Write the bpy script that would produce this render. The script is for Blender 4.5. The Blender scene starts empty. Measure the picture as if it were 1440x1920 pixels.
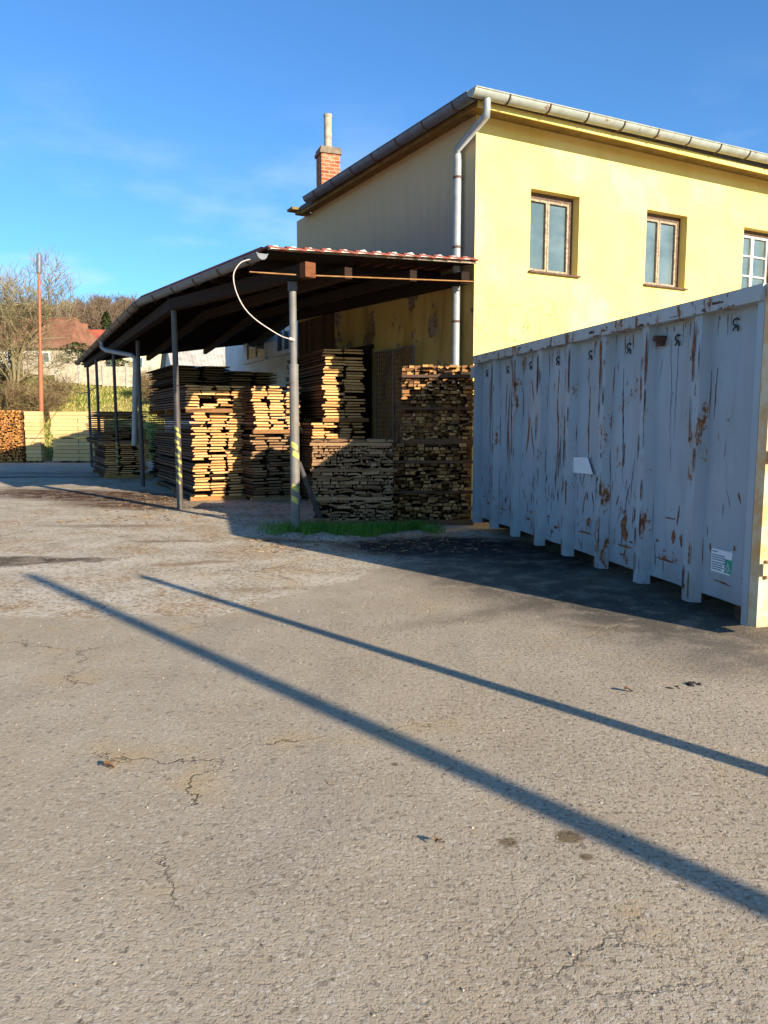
import bpy, math, random
from mathutils import Vector, Matrix
rnd = random.Random(7)
S = bpy.context.scene
COL = S.collection

# ------------------------------------------------------------------ camera
F_PX = 1430.0; PITCH = math.atan(167/1430.0); CAM_H = 1.65
cp, sp = math.cos(PITCH), math.sin(PITCH)
def ray(px, py):
    x = (px-720)/F_PX; y = (960-py)/F_PX
    return (x, cp+y*sp, -sp+y*cp)
def atY(px, py, Y):
    d = ray(px, py); k = Y/d[1]; return Vector((d[0]*k, Y, CAM_H+d[2]*k))
def atZ(px, py, z=0.0):
    d = ray(px, py); k = (z-CAM_H)/d[2]; return Vector((d[0]*k, d[1]*k, z))
def azv(a):
    a = math.radians(a); return Vector((math.sin(a), math.cos(a), 0))
cam = bpy.data.cameras.new('camera'); co = bpy.data.objects.new('camera', cam); COL.objects.link(co)
cam.sensor_fit = 'VERTICAL'; cam.sensor_height = 24; cam.lens = F_PX/1920*24
cam.clip_start = 0.05; cam.clip_end = 3000
co.location = (0, 0, CAM_H); co.rotation_euler = (math.pi/2-PITCH, 0, 0)
S.camera = co

# ------------------------------------------------------------------ light
SUN_AZ, SUN_EL = 137.3, 19.6
sd = azv(SUN_AZ)*math.cos(math.radians(SUN_EL)) + Vector((0, 0, math.sin(math.radians(SUN_EL))))
sl = bpy.data.lights.new('sun', 'SUN'); so = bpy.data.objects.new('sun', sl); COL.objects.link(so)
sl.energy = 5.0; sl.angle = math.radians(0.5); sl.color = (1.0, 0.87, 0.68)
so.rotation_euler = sd.to_track_quat('Z', 'Y').to_euler()
W = bpy.data.worlds.new('World'); S.world = W; W.use_nodes = True
def world():
    nt = W.node_tree; n = nt.nodes; L = nt.links; n.clear()
    out = n.new('ShaderNodeOutputWorld'); bg = n.new('ShaderNodeBackground')
    sky = n.new('ShaderNodeTexSky'); sky.sky_type = 'NISHITA'; sky.sun_disc = False
    sky.sun_elevation = math.radians(SUN_EL); sky.sun_rotation = math.radians(SUN_AZ)
    sky.air_density = 1.0; sky.dust_density = 0.4; sky.ozone_density = 2.2
    tint = n.new('ShaderNodeMix'); tint.data_type = 'RGBA'; tint.blend_type = 'MULTIPLY'
    tint.inputs[0].default_value = 1.0; tint.inputs[7].default_value = (0.56, 1.0, 1.42, 1)
    L.new(sky.outputs[0], tint.inputs[6])
    # thin wisps of cloud low on the left of the sky
    tc = n.new('ShaderNodeTexCoord'); mp = n.new('ShaderNodeMapping'); mp.inputs['Scale'].default_value = (3, 3, 9)
    nz = n.new('ShaderNodeTexNoise'); nz.inputs['Scale'].default_value = 1.6; nz.inputs['Detail'].default_value = 6
    nz.inputs['Roughness'].default_value = 0.55
    L.new(tc.outputs['Generated'], mp.inputs[0]); L.new(mp.outputs[0], nz.inputs['Vector'])
    rp = n.new('ShaderNodeMapRange'); rp.inputs[1].default_value = 0.46; rp.inputs[2].default_value = 0.78
    rp.interpolation_type = 'SMOOTHSTEP'
    L.new(nz.outputs['Fac'], rp.inputs[0])
    sx = n.new('ShaderNodeSeparateXYZ'); L.new(tc.outputs['Generated'], sx.inputs[0])
    el = n.new('ShaderNodeMapRange'); el.inputs[1].default_value = 0.42; el.inputs[2].default_value = 0.16
    el.interpolation_type = 'SMOOTHSTEP'; L.new(sx.outputs[2], el.inputs[0])
    m = n.new('ShaderNodeMath'); m.operation = 'MULTIPLY'; L.new(rp.outputs[0], m.inputs[0]); L.new(el.outputs[0], m.inputs[1])
    m2 = n.new('ShaderNodeMath'); m2.operation = 'MULTIPLY'; L.new(m.outputs[0], m2.inputs[0]); m2.inputs[1].default_value = 0.40
    mx = n.new('ShaderNodeMix'); mx.data_type = 'RGBA'; mx.inputs[7].default_value = (6.3, 7.0, 7.6, 1)
    L.new(m2.outputs[0], mx.inputs[0]); L.new(tint.outputs[2], mx.inputs[6])
    L.new(mx.outputs[2], bg.inputs[0]); bg.inputs[1].default_value = 0.076
    L.new(bg.outputs[0], out.inputs[0])
world()
S.view_settings.view_transform = 'Standard'; S.view_settings.look = 'None'
S.view_settings.exposure = 1.1; S.view_settings.gamma = 1.0
S.render.engine = 'CYCLES'
S.cycles.max_bounces = 6; S.cycles.diffuse_bounces = 3

# ------------------------------------------------------------------ materials
class NT:
    """small helper to write node materials"""
    def __init__(s, name):
        s.m = bpy.data.materials.new(name); s.m.use_nodes = True
        s.t = s.m.node_tree; s.n = s.t.nodes; s.L = s.t.links
        s.b = s.n['Principled BSDF']; s.tc = s.n.new('ShaderNodeTexCoord')
    def set(s, sock, v):
        if isinstance(v, bpy.types.NodeSocket): s.L.new(v, sock)
        elif v is not None:
            if sock.type == 'RGBA' and len(v) == 3: v = (*v, 1)
            sock.default_value = v
    def obj(s, scale=(1, 1, 1), loc=(0, 0, 0), rot=(0, 0, 0)):
        mp = s.n.new('ShaderNodeMapping'); mp.inputs['Scale'].default_value = scale
        mp.inputs['Location'].default_value = loc; mp.inputs['Rotation'].default_value = rot
        s.L.new(s.tc.outputs['Object'], mp.inputs[0]); return mp.outputs[0]
    def noise(s, scale, detail=4, rough=0.6, vec=None, dist=0.0, col=False):
        z = s.n.new('ShaderNodeTexNoise'); z.inputs['Scale'].default_value = scale
        z.inputs['Detail'].default_value = detail; z.inputs['Roughness'].default_value = rough
        z.inputs['Distortion'].default_value = dist
        s.L.new(vec if vec is not None else s.obj(), z.inputs['Vector'])
        return z.outputs['Color' if col else 'Fac']
    def voro(s, scale, feature='F1', vec=None, out='Distance', rand=1.0):
        z = s.n.new('ShaderNodeTexVoronoi'); z.feature = feature; z.inputs['Scale'].default_value = scale
        z.inputs['Randomness'].default_value = rand
        s.L.new(vec if vec is not None else s.obj(), z.inputs['Vector']); return z.outputs[out]
    def math(s, op, a, b=None, c=None):
        z = s.n.new('ShaderNodeMath'); z.operation = op
        s.set(z.inputs[0], a); s.set(z.inputs[1], b)
        if c is not None: s.set(z.inputs[2], c)
        return z.outputs[0]
    def step(s, v, lo, hi, a=0.0, b=1.0):
        z = s.n.new('ShaderNodeMapRange'); z.interpolation_type = 'SMOOTHSTEP'
        s.set(z.inputs[0], v); z.inputs[1].default_value = lo; z.inputs[2].default_value = hi
        z.inputs[3].default_value = a; z.inputs[4].default_value = b; return z.outputs[0]
    def mix(s, f, a, b, mode='MIX'):
        z = s.n.new('ShaderNodeMix'); z.data_type = 'RGBA'; z.blend_type = mode
        s.set(z.inputs[0], f); s.set(z.inputs[6], a); s.set(z.inputs[7], b); return z.outputs[2]
    def attr(s, name):
        z = s.n.new('ShaderNodeAttribute'); z.attribute_name = name; return z.outputs['Fac']
    def sep(s, vec=None):
        z = s.n.new('ShaderNodeSeparateXYZ'); s.L.new(vec if vec is not None else s.tc.outputs['Object'], z.inputs[0]); return z.outputs
    def add_vec(s, a, b, k):
        z = s.n.new('ShaderNodeVectorMath'); z.operation = 'MULTIPLY_ADD'
        s.set(z.inputs[0], b); z.inputs[1].default_value = (k, k, k); s.set(z.inputs[2], a); return z.outputs[0]
    def bump(s, h, strength=0.5, dist=0.02):
        z = s.n.new('ShaderNodeBump'); z.inputs['Strength'].default_value = strength
        z.inputs['Distance'].default_value = dist; s.L.new(h, z.inputs['Height']); s.L.new(z.outputs[0], s.b.inputs['Normal'])
    def done(s, col, rough=0.7, metal=0.0, spec=0.3):
        s.set(s.b.inputs['Base Color'], col); s.set(s.b.inputs['Roughness'], rough)
        s.set(s.b.inputs['Metallic'], metal); s.b.inputs['Specular IOR Level'].default_value = spec
        return s.m

def mat_plain(name, col, rough=0.7, var=0.25, scale=6.0, metal=0.0, spec=0.3, bump=0.0, bscale=40):
    t = NT(name); n = t.noise(scale, 5, 0.65)
    c = t.mix(t.step(n, 0.3, 0.7), tuple(v*(1-var) for v in col), tuple(min(1, v*(1+var*0.6)) for v in col))
    if bump: t.bump(t.noise(bscale, 4), bump, 0.01)
    return t.done(c, rough, metal, spec)

def mat_wood(name, light, dark, grey=None, greyamt=0.0, end=False):
    t = NT(name); tone = t.attr('tone')
    c = t.mix(tone, dark, light)
    if end: st = t.noise(55, 3, 0.6)
    else: st = t.noise(9, 4, 0.6, t.obj((1, 0.12, 6)))
    c = t.mix(t.step(st, 0.35, 0.75), c, t.mix(1.0, c, (0.62, 0.52, 0.42), 'MULTIPLY'))
    if grey: c = t.mix(t.math('MULTIPLY', t.step(t.noise(2.3, 3), 0.35, 0.65), greyamt), c, grey)
    t.bump(st, 0.25, 0.01)
    return t.done(c, 0.8, 0, 0.15)

M = {}
M['end'] = mat_wood('fresh_board_end', (0.90, 0.525, 0.225), (0.70, 0.33, 0.12), end=True)
M['side'] = mat_wood('board_side', (0.23, 0.10, 0.038), (0.085, 0.038, 0.018), (0.10, 0.085, 0.07), 0.4)
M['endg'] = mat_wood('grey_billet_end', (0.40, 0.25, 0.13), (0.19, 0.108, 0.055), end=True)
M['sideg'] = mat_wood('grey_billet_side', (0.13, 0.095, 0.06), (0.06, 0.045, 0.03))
M['endd'] = mat_wood('brown_billet_end', (0.64, 0.35, 0.13), (0.13, 0.055, 0.024), end=True)
M['endo'] = mat_wood('orange_billet_end', (0.80, 0.42, 0.12), (0.42, 0.14, 0.03), end=True)
M['sidey'] = mat_wood('planed_board_side', (0.84, 0.575, 0.28), (0.72, 0.45, 0.19))
M['bearer'] = mat_wood('bearer_wood', (0.42, 0.22, 0.08), (0.24, 0.12, 0.05))
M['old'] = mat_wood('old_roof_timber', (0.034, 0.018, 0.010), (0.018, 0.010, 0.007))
M['clad'] = mat_wood('dark_cladding', (0.10, 0.055, 0.028), (0.05, 0.028, 0.015))
M['beam'] = mat_wood('beam_timber', (0.19, 0.07, 0.03), (0.15, 0.055, 0.024))

def mat_plaster(name, left=False):
    t = NT(name); z = t.sep()[2]
    n1 = t.noise(1.3, 5, 0.6); n2 = t.noise(9, 5, 0.7)
    c = t.mix(t.step(n1, 0.3, 0.7), (0.74, 0.555, 0.165), (0.78, 0.60, 0.20))
    c = t.mix(t.math('MULTIPLY', t.step(n2, 0.5, 0.8), 0.35), c, (0.70, 0.54, 0.23))
    bumps = t.noise(60, 4, 0.6)
    if left:
        # grey weathering run down the wall, plus shade mixed into its colour
        run = t.noise(2.2, 6, 0.65, t.obj((2.4, 2.4, 0.22)))
        hgt = t.step(z, 4.2, 6.5)
        f = t.math('SUBTRACT', t.math('ADD', t.math('MULTIPLY', run, 0.7), 0.72), hgt)
        f = t.step(f, 0.0, 1.0); up = t.step(z, 4.2, 4.5)
        c = t.mix(0.9, c, t.mix(t.step(z, 4.1, 4.5), (0.34, 0.215, 0.065), (0.47, 0.39, 0.255)))  # shaded side greyed, lower wall darker still: shade put into the colour
        c = t.mix(t.math('MULTIPLY', t.math('MULTIPLY', f, up), 0.9), c, (0.27, 0.255, 0.205))
        # peeled patches, and brown staining that also paints in the dark under the lean-to
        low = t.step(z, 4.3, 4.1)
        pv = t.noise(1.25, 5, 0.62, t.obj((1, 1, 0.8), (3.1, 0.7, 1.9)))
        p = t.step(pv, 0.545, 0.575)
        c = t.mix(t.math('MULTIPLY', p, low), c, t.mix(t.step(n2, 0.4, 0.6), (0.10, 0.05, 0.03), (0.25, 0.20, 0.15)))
        damp = t.step(t.noise(0.9, 5, 0.6, t.obj((1.6, 1.6, 0.35))), 0.42, 0.7)  # brown patches, partly painted shade below the lean-to roof
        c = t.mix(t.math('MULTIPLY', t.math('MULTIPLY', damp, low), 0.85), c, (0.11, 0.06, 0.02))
    else:
        # fine cracks on the lower part of the sunny front and a few chips
        w = t.add_vec(t.obj(), t.noise(1.5, 4, 0.6, col=True), 0.8)
        cr = t.step(t.voro(1.9, 'DISTANCE_TO_EDGE', w), 0.018, 0.004)
        msk = t.math('MULTIPLY', t.step(z, 4.1, 3.7), t.step(t.noise(0.8, 3), 0.40, 0.52))
        msk = t.math('MULTIPLY', msk, t.step(t.noise(3.1, 3), 0.40, 0.48))
        c = t.mix(t.math('MULTIPLY', t.math('MULTIPLY', cr, msk), 0.9), c, (0.20, 0.14, 0.06))
        dr = t.math('MULTIPLY', t.step(t.noise(2.0, 5, 0.65, t.obj((4, 4, 0.35))), 0.52, 0.75), 0.30)
        c = t.mix(dr, c, (0.60, 0.44, 0.16))
        c = t.mix(t.math('MULTIPLY', t.step(t.noise(0.7, 4, 0.6, t.obj((1, 1, 1), (3, 8, 2))), 0.5, 0.7), 0.35), c, (0.84, 0.72, 0.38))
        ch = t.math('MULTIPLY', t.step(t.noise(5.5, 4, 0.6), 0.67, 0.69), t.step(z, 5.2, 3.6))
        c = t.mix(t.math('MULTIPLY', ch, 0.7), c, (0.36, 0.28, 0.16))
    t.bump(bumps, 0.18, 0.01)
    return t.done(c, 0.9, 0, 0.1)
M['wall'] = mat_plaster('yellow_plaster'); M['wall_l'] = mat_plaster('weathered_shaded_plaster', True)
M['soffit'] = mat_plain('soffit_board', (0.19, 0.13, 0.042), 0.85, 0.3, 3)

def mat_zinc(name, col, rust=0.0, rough=0.45, metal=0.55):
    t = NT(name); n = t.noise(5, 5, 0.6)
    c = t.mix(t.step(n, 0.3, 0.7), tuple(v*0.78 for v in col), tuple(v*1.08 for v in col))
    if rust:
        r = t.step(t.noise(7, 6, 0.7), 0.66-rust*0.2, 0.72-rust*0.2)
        c = t.mix(r, c, (0.16, 0.065, 0.025))
    t.bump(t.noise(18, 3), 0.06, 0.01)
    return t.done(c, rough, metal, 0.5)
M['gutterl'] = mat_zinc('blue_grey_gutter', (0.105, 0.135, 0.18), 0.1, 0.5, 0.0)
M['gutter'] = mat_zinc('pale_green_gutter', (0.315, 0.335, 0.29), 0.2, 0.55, 0.0)
M['zinc'] = mat_zinc('grey_zinc', (0.125, 0.14, 0.16), 0.1, 0.5, 0.0)
M['zincpipe'] = mat_zinc('bright_zinc_pipe', (0.31, 0.32, 0.325), 0.05, 0.5, 0.1)
M['oldzinc'] = mat_zinc('old_zinc', (0.13, 0.105, 0.08), 0.5, 0.6, 0.0)
M['band'] = mat_plain('rusty_band', (0.10, 0.055, 0.035), 0.7)
M['post'] = mat_zinc('painted_steel_post', (0.165, 0.15, 0.13), 0.25, 0.6, 0.0)
M['postd'] = mat_zinc('dark_steel_post', (0.075, 0.065, 0.06), 0.3, 0.6, 0.1)
M['rustpole'] = mat_zinc('rusty_pole', (0.33, 0.115, 0.05), 0.25, 0.7, 0.0)
M['yellow'] = mat_plain('yellow_paint', (0.50, 0.44, 0.11), 0.6, 0.3, 20)
M['frame'] = mat_plain('weathered_window_frame', (0.33, 0.26, 0.18), 0.75, 0.5, 22, bump=0.3)
M['framew'] = mat_plain('white_window_frame', (0.70, 0.68, 0.62), 0.6, 0.15, 12)
M['sash'] = mat_plain('brown_window_board', (0.115, 0.07, 0.045), 0.75, 0.45, 14, bump=0.3)
def mat_glass():
    t = NT('window_glass'); n = t.noise(1.1, 4, 0.6, t.obj((1, 1, 1.6)))
    c = t.mix(t.step(n, 0.35, 0.7), (0.075, 0.11, 0.115), (0.13, 0.175, 0.178))
    t.bump(t.noise(2.0, 2), 0.05, 0.02)
    return t.done(c, 0.06, 0, 0.75)
M['glass'] = mat_glass()
def mat_brick():
    t = NT('chimney_brick'); z = t.n.new('ShaderNodeTexBrick'); t.L.new(t.obj((1, 1, 1), (0, 0, 0), (math.pi/2, 0, 0)), z.inputs['Vector'])
    z.inputs['Scale'].default_value = 1.0; z.inputs['Brick Width'].default_value = 0.25; z.inputs['Row Height'].default_value = 0.085
    z.inputs['Mortar Size'].default_value = 0.012; z.inputs['Color1'].default_value = (0.24, 0.065, 0.028, 1)
    z.inputs['Color2'].default_value = (0.34, 0.11, 0.045, 1); z.inputs['Mortar'].default_value = (0.34, 0.25, 0.17, 1)
    c = t.mix(t.step(t.noise(5, 4), 0.55, 0.7), z.outputs['Color'], (0.36, 0.24, 0.15)); t.bump(z.outputs['Fac'], 0.4, -0.01)
    return t.done(c, 0.9, 0, 0.1)
M['brick'] = mat_brick()
M['concrete'] = mat_plain('concrete', (0.40, 0.37, 0.32), 0.9, 0.3, 8, bump=0.3)
M['capc'] = mat_plain('sooty_cap', (0.20, 0.155, 0.11), 0.9, 0.35, 6)
M['flue'] = mat_plain('fibre_cement_flue', (0.36, 0.31, 0.24), 0.85, 0.35, 5)
M['tile'] = mat_plain('red_roof_tile', (0.23, 0.065, 0.042), 0.75, 0.35, 6, bump=0.2)
M['mortar'] = mat_plain('lime_mortar', (0.58, 0.54, 0.48), 0.9, 0.2, 18)
M['roofdark'] = mat_plain('bitumen_roof', (0.10, 0.095, 0.09), 0.9, 0.3, 4)
M['whitecable'] = mat_plain('white_cable_sheath', (0.58, 0.46, 0.41), 0.5, 0.15, 10)
M['black'] = mat_plain('black_metal', (0.03, 0.03, 0.03), 0.6)
M['blackpaint'] = mat_plain('black_hook_steel', (0.025, 0.022, 0.02), 0.7)

# ---- blue-grey container paint with rust
def mat_paint(name, base, rustlo=0.62, warm=0.0):
    t = NT(name); z = t.sep()[2]
    n1 = t.noise(0.9, 4, 0.6); n2 = t.noise(3.5, 6, 0.65)
    c = t.mix(t.step(n1, 0.3, 0.7), tuple(v*0.90 for v in base), tuple(v*1.07 for v in base))
    dirt = t.step(t.noise(1.6, 6, 0.7, t.obj((5, 5, 0.5))), 0.48, 0.8)
    c = t.mix(t.math('MULTIPLY', dirt, 0.35), c, (0.20, 0.17, 0.125))
    if warm: c = t.mix(t.math('MULTIPLY', t.step(n2, 0.40, 0.62), warm), c, (0.62, 0.33, 0.11))
    lowdirt = t.math('MULTIPLY', t.step(z, 0.8, 0.1), t.step(n2, 0.35, 0.65))
    c = t.mix(t.math('MULTIPLY', lowdirt, 0.45), c, (0.20, 0.17, 0.125))
    warp = t.add_vec(t.obj((1, 1, 0.42)), t.noise(4, 3, 0.6, col=True), 0.10)
    r = t.noise(7.5, 8, 0.74, warp)
    zone = t.step(t.noise(0.8, 3, 0.5, t.obj((1, 1, 1), (5, 2, 1))), 0.38, 0.66, 0.10, 0.0)
    rust = t.step(t.math('SUBTRACT', r, zone), rustlo, rustlo+0.025)
    halo = t.step(t.math('SUBTRACT', r, zone), rustlo-0.05, rustlo+0.02)
    c = t.mix(t.math('MULTIPLY', halo, 0.45), c, (0.28, 0.17, 0.085))
    rc = t.mix(t.step(t.noise(26, 4, 0.7), 0.35, 0.65), (0.10, 0.038, 0.018), (0.32, 0.125, 0.05))
    c = t.mix(rust, c, rc)
    t.bump(t.math('ADD', t.math('MULTIPLY', t.noise(2.2, 3), 1.0), t.math('MULTIPLY', rust, -0.15)), 0.10, 0.03)
    return t.done(c, t.mix(rust, (0.42,)*3, (0.9,)*3), 0.0, 0.4)
M['paint'] = mat_paint('blue_grey_paint', (0.305, 0.362, 0.405), 0.60)
M['paintrib'] = mat_paint('rib_paint', (0.325, 0.38, 0.42), 0.565)
M['paintrail'] = mat_paint('rail_paint', (0.38, 0.40, 0.395), 0.54)
M['paintend'] = mat_paint('cream_end_paint', (0.66, 0.55, 0.36), 0.57, 1.0)
M['rust'] = mat_plain('bare_rust', (0.25, 0.10, 0.045), 0.9, 0.55, 28, bump=0.3)
M['rustd'] = mat_plain('dark_scrape', (0.10, 0.05, 0.032), 0.85, 0.5, 28)
M['paper'] = mat_plain('white_paper', (0.72, 0.74, 0.74), 0.6, 0.06, 4)
M['green'] = mat_plain('green_print', (0.03, 0.30, 0.20), 0.5, 0.1, 4)
M['print'] = mat_plain('grey_print', (0.16, 0.19, 0.24), 0.6, 0.1, 4)

# ---- yard surface
def mat_yard():
    t = NT('worn_asphalt'); P = t.tc.outputs['Object']; xyz = t.sep()
    warp = t.add_vec(P, t.noise(0.55, 4, 0.6, col=True), 1.6)
    warp2 = t.add_vec(P, t.noise(2.2, 5, 0.65, col=True), 0.55)
    big = t.noise(0.35, 5, 0.62); mid = t.noise(1.7, 6, 0.65); fine = t.noise(38, 5, 0.7); grain = t.noise(140, 3, 0.7)
    # near, newer asphalt; beyond the seam an older, stonier surface
    near = t.mix(t.step(mid, 0.3, 0.7), (0.345, 0.284, 0.203), (0.410, 0.343, 0.250))
    near = t.mix(t.math('MULTIPLY', t.step(big, 0.45, 0.66), 0.55), near, (0.39, 0.30, 0.19))
    trk = t.noise(1.0, 5, 0.6, t.obj((1.5, 0.22, 1), (0, 0, 0), (0, 0, 0.5)))
    near = t.mix(t.math('MULTIPLY', t.step(trk, 0.5, 0.68), 0.35), near, (0.25, 0.215, 0.17))
    near = t.mix(t.math('MULTIPLY', t.step(t.noise(5, 5, 0.7), 0.55, 0.75), 0.30), near, (0.44, 0.365, 0.26))
    old = t.mix(t.step(mid, 0.32, 0.68), (0.35, 0.285, 0.19), (0.54, 0.465, 0.35))
    old = t.mix(t.math('MULTIPLY', t.step(t.noise(0.9, 5, 0.6, t.obj((1, 1, 1), (9, 4, 0))), 0.47, 0.66), 0.70), old, (0.34, 0.205, 0.085))
    st = t.voro(34, 'F1', None, 'Color'); sx = t.sep(st)[0]
    old = t.mix(t.math('MULTIPLY', t.step(sx, 0.55, 0.8), 0.5), old, (0.60, 0.56, 0.48))
    old = t.mix(t.math('MULTIPLY', t.step(sx, 0.25, 0.05), 0.6), old, (0.16, 0.125, 0.09))
    # seam line: y = 7.0 at x=-3, 6.9 at x=-2, 8.6 at x=-.3
    ws = t.sep(warp2)
    sx_ = ws[0]; sy_ = ws[1]
    seam = t.math('SUBTRACT', sy_, t.math('ADD', t.math('MULTIPLY', t.math('MAXIMUM', t.math('ADD', sx_, 1.2), 0.0), 1.5), 6.62))
    fo = t.math('MULTIPLY', t.step(seam, -0.06, 0.10), t.step(xyz[0], 2.2, 0.6))
    c = t.mix(fo, near, old)
    # grain
    vf = t.voro(62, 'F1'); vf2 = t.voro(21, 'F1')
    coarse = t.step(t.math('ADD', t.math('MULTIPLY', xyz[0], 0.22), t.noise(0.6, 4, 0.6, t.obj((1, 1, 1), (7, 3, 0)))), 0.30, 0.75)
    plate = t.step(t.noise(42, 4, 0.62), 0.36, 0.47); plate2 = t.step(t.noise(80, 3, 0.6), 0.36, 0.46)
    c = t.mix(t.math('MULTIPLY', t.math('SUBTRACT', 1.0, plate), t.math('ADD', t.math('MULTIPLY', coarse, 0.30), 0.22)), c, (0.14, 0.11, 0.075))
    c = t.mix(t.math('MULTIPLY', t.math('SUBTRACT', 1.0, plate2), 0.22), c, (0.16, 0.125, 0.09))
    och = t.math('MULTIPLY', t.step(t.noise(1.1, 6, 0.7, t.obj((1, 1, 1), (1.7, 6.1, 0))), 0.54, 0.72), t.step(t.noise(11, 4, 0.65), 0.38, 0.62))
    c = t.mix(t.math('MULTIPLY', och, 0.62), c, (0.40, 0.275, 0.12))
    c = t.mix(t.step(fine, 0.58, 0.78, 0, 0.55), c, t.mix(1.0, c, (0.52, 0.50, 0.47), 'MULTIPLY'))
    c = t.mix(t.step(fine, 0.40, 0.22, 0, 0.5), c, t.mix(1.0, c, (1.35, 1.33, 1.28), 'MULTIPLY'))
    c = t.mix(t.step(t.sep(t.voro(48, 'F1', None, 'Color'))[1], 0.95, 0.98, 0, 0.45), c, (0.10, 0.08, 0.06))
    c = t.mix(t.step(t.sep(t.voro(85, 'F1', None, 'Color'))[2], 0.90, 0.95, 0, 0.35), c, (0.60, 0.55, 0.46))
    # cracks
    cw = t.add_vec(P, t.noise(2.6, 5, 0.7, col=True), 0.5)
    cd = t.voro(0.42, 'DISTANCE_TO_EDGE', cw)
    cmask = t.step(t.noise(0.5, 3, 0.6, t.obj((1, 1, 1), (2.2, 7.7, 0))), 0.50, 0.58)
    cmask = t.math('MULTIPLY', cmask, t.step(t.noise(0.9, 2), 0.38, 0.46))
    crack = t.math('MULTIPLY', t.step(cd, 0.0055, 0.001), cmask)
    c = t.mix(t.math('MULTIPLY', t.math('MULTIPLY', t.step(cd, 0.10, 0.0), cmask), t.math('MULTIPLY', t.step(mid, 0.4, 0.6), 0.55)), c, (0.40, 0.28, 0.13))
    c = t.mix(t.math('MULTIPLY', crack, 0.7), c, (0.09, 0.065, 0.04))
    cd2 = t.voro(3.2, 'DISTANCE_TO_EDGE', t.add_vec(P, t.noise(7, 4, 0.7, col=True), 0.14))
    al = t.math('MULTIPLY', t.step(cd2, 0.022, 0.005), t.step(t.noise(0.42, 4, 0.6, t.obj((1, 1, 1), (4.7, 1.2, 0))), 0.60, 0.70))
    c = t.mix(t.math('MULTIPLY', al, 0.6), c, (0.10, 0.08, 0.055))
    # stains and dark patches with an outline of their own
    wet = None; rough = 0.92
    def spot(cx, cy, rx, ry, rot, soft=0.35, w=warp2, nz=0.9):
        cw_ = t.sep(w)
        off = 0.275
        dx = t.math('SUBTRACT', cw_[0], cx+off); dy = t.math('SUBTRACT', cw_[1], cy+off)
        a = math.radians(rot); ca, sa = math.cos(a), math.sin(a)
        u = t.math('DIVIDE', t.math('ADD', t.math('MULTIPLY', dx, ca), t.math('MULTIPLY', dy, sa)), rx)
        v = t.math('DIVIDE', t.math('SUBTRACT', t.math('MULTIPLY', dy, ca), t.math('MULTIPLY', dx, sa)), ry)
        d = t.math('SQRT', t.math('ADD', t.math('MULTIPLY', u, u), t.math('MULTIPLY', v, v)))
        return t.step(d, 1+soft, 1-soft)
    mid2 = t.step(t.noise(3.4, 5, 0.65), 0.36, 0.56)
    for (cx, cy, rx, ry, rot, colr, amt, soft) in [
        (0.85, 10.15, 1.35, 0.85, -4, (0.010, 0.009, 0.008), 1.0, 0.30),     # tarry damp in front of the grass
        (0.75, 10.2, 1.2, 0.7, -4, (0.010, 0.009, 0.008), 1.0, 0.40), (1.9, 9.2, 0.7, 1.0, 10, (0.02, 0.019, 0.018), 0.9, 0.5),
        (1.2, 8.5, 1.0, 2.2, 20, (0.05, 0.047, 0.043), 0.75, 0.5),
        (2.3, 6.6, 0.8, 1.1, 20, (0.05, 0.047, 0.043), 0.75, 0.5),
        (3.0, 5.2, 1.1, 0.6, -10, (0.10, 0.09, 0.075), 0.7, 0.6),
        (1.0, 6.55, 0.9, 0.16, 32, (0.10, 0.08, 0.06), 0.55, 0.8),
        (-4.6, 9.0, 0.75, 0.35, 5, (0.055, 0.035, 0.022), 0.85, 0.25),     # brown puddle mark
        (-3.7, 9.1, 0.45, 0.16, 10, (0.055, 0.035, 0.022), 0.8, 0.3),
        (-6.8, 17.4, 3.2, 1.2, -24, (0.07, 0.030, 0.013), 1.0, 0.35),      # bark-coloured dirt by the lean-to
        (-5.0, 15.2, 1.6, 0.6, -15, (0.10, 0.052, 0.026), 0.95, 0.5),
        (-4.6, 12.2, 0.9, 0.18, 0, (0.15, 0.10, 0.06), 0.7, 0.5),
        (-3.0, 10.6, 0.6, 0.12, 0, (0.17, 0.10, 0.05), 0.7, 0.5),
        (-2.2, 8.9, 0.5, 0.12, 15, (0.20, 0.11, 0.05), 0.7, 0.5),
        (-1.2, 7.5, 0.4, 0.12, 10, (0.22, 0.13, 0.06), 0.6, 0.5),
        (-1.3, 10.6, 0.8, 0.16, -15, (0.16, 0.085, 0.03), 0.8, 0.5),
        (-13, 26, 6.5, 1.3, 0, (0.10, 0.10, 0.10), 0.6, 0.6),  # wide dark grey patch across the far left yard
        (-12, 23.4, 6.5, 0.5, 3, (0.045, 0.042, 0.04), 0.8, 0.6),  # narrower, darker band on its near side
    ]:
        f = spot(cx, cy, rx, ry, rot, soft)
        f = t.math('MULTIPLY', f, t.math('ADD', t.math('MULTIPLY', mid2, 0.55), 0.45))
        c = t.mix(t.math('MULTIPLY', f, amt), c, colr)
    # small round damp spots near the camera
    for (cx, cy, r_) in [(0.24, 2.60, 0.042), (0.49, 2.64, 0.05), (0.52, 2.5, 0.03), (-0.2, 3.3, 0.02)]:
        f = spot(cx, cy, r_, r_*0.9, 0, 0.35, t.add_vec(P, t.noise(9, 3, 0.6, col=True), 0.05), 1)
        c = t.mix(t.math('MULTIPLY', f, 0.75), c, (0.10, 0.065, 0.025))
    h = t.math('ADD', t.math('MULTIPLY', plate, t.math('ADD', t.math('MULTIPLY', coarse, 0.95), 0.45)), t.math('MULTIPLY', plate2, 0.35))
    h = t.math('ADD', h, t.math('MULTIPLY', t.noise(110, 3, 0.65), 0.45)); h = t.math('ADD', h, t.math('MULTIPLY', t.noise(17, 3, 0.5), 0.45))
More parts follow.
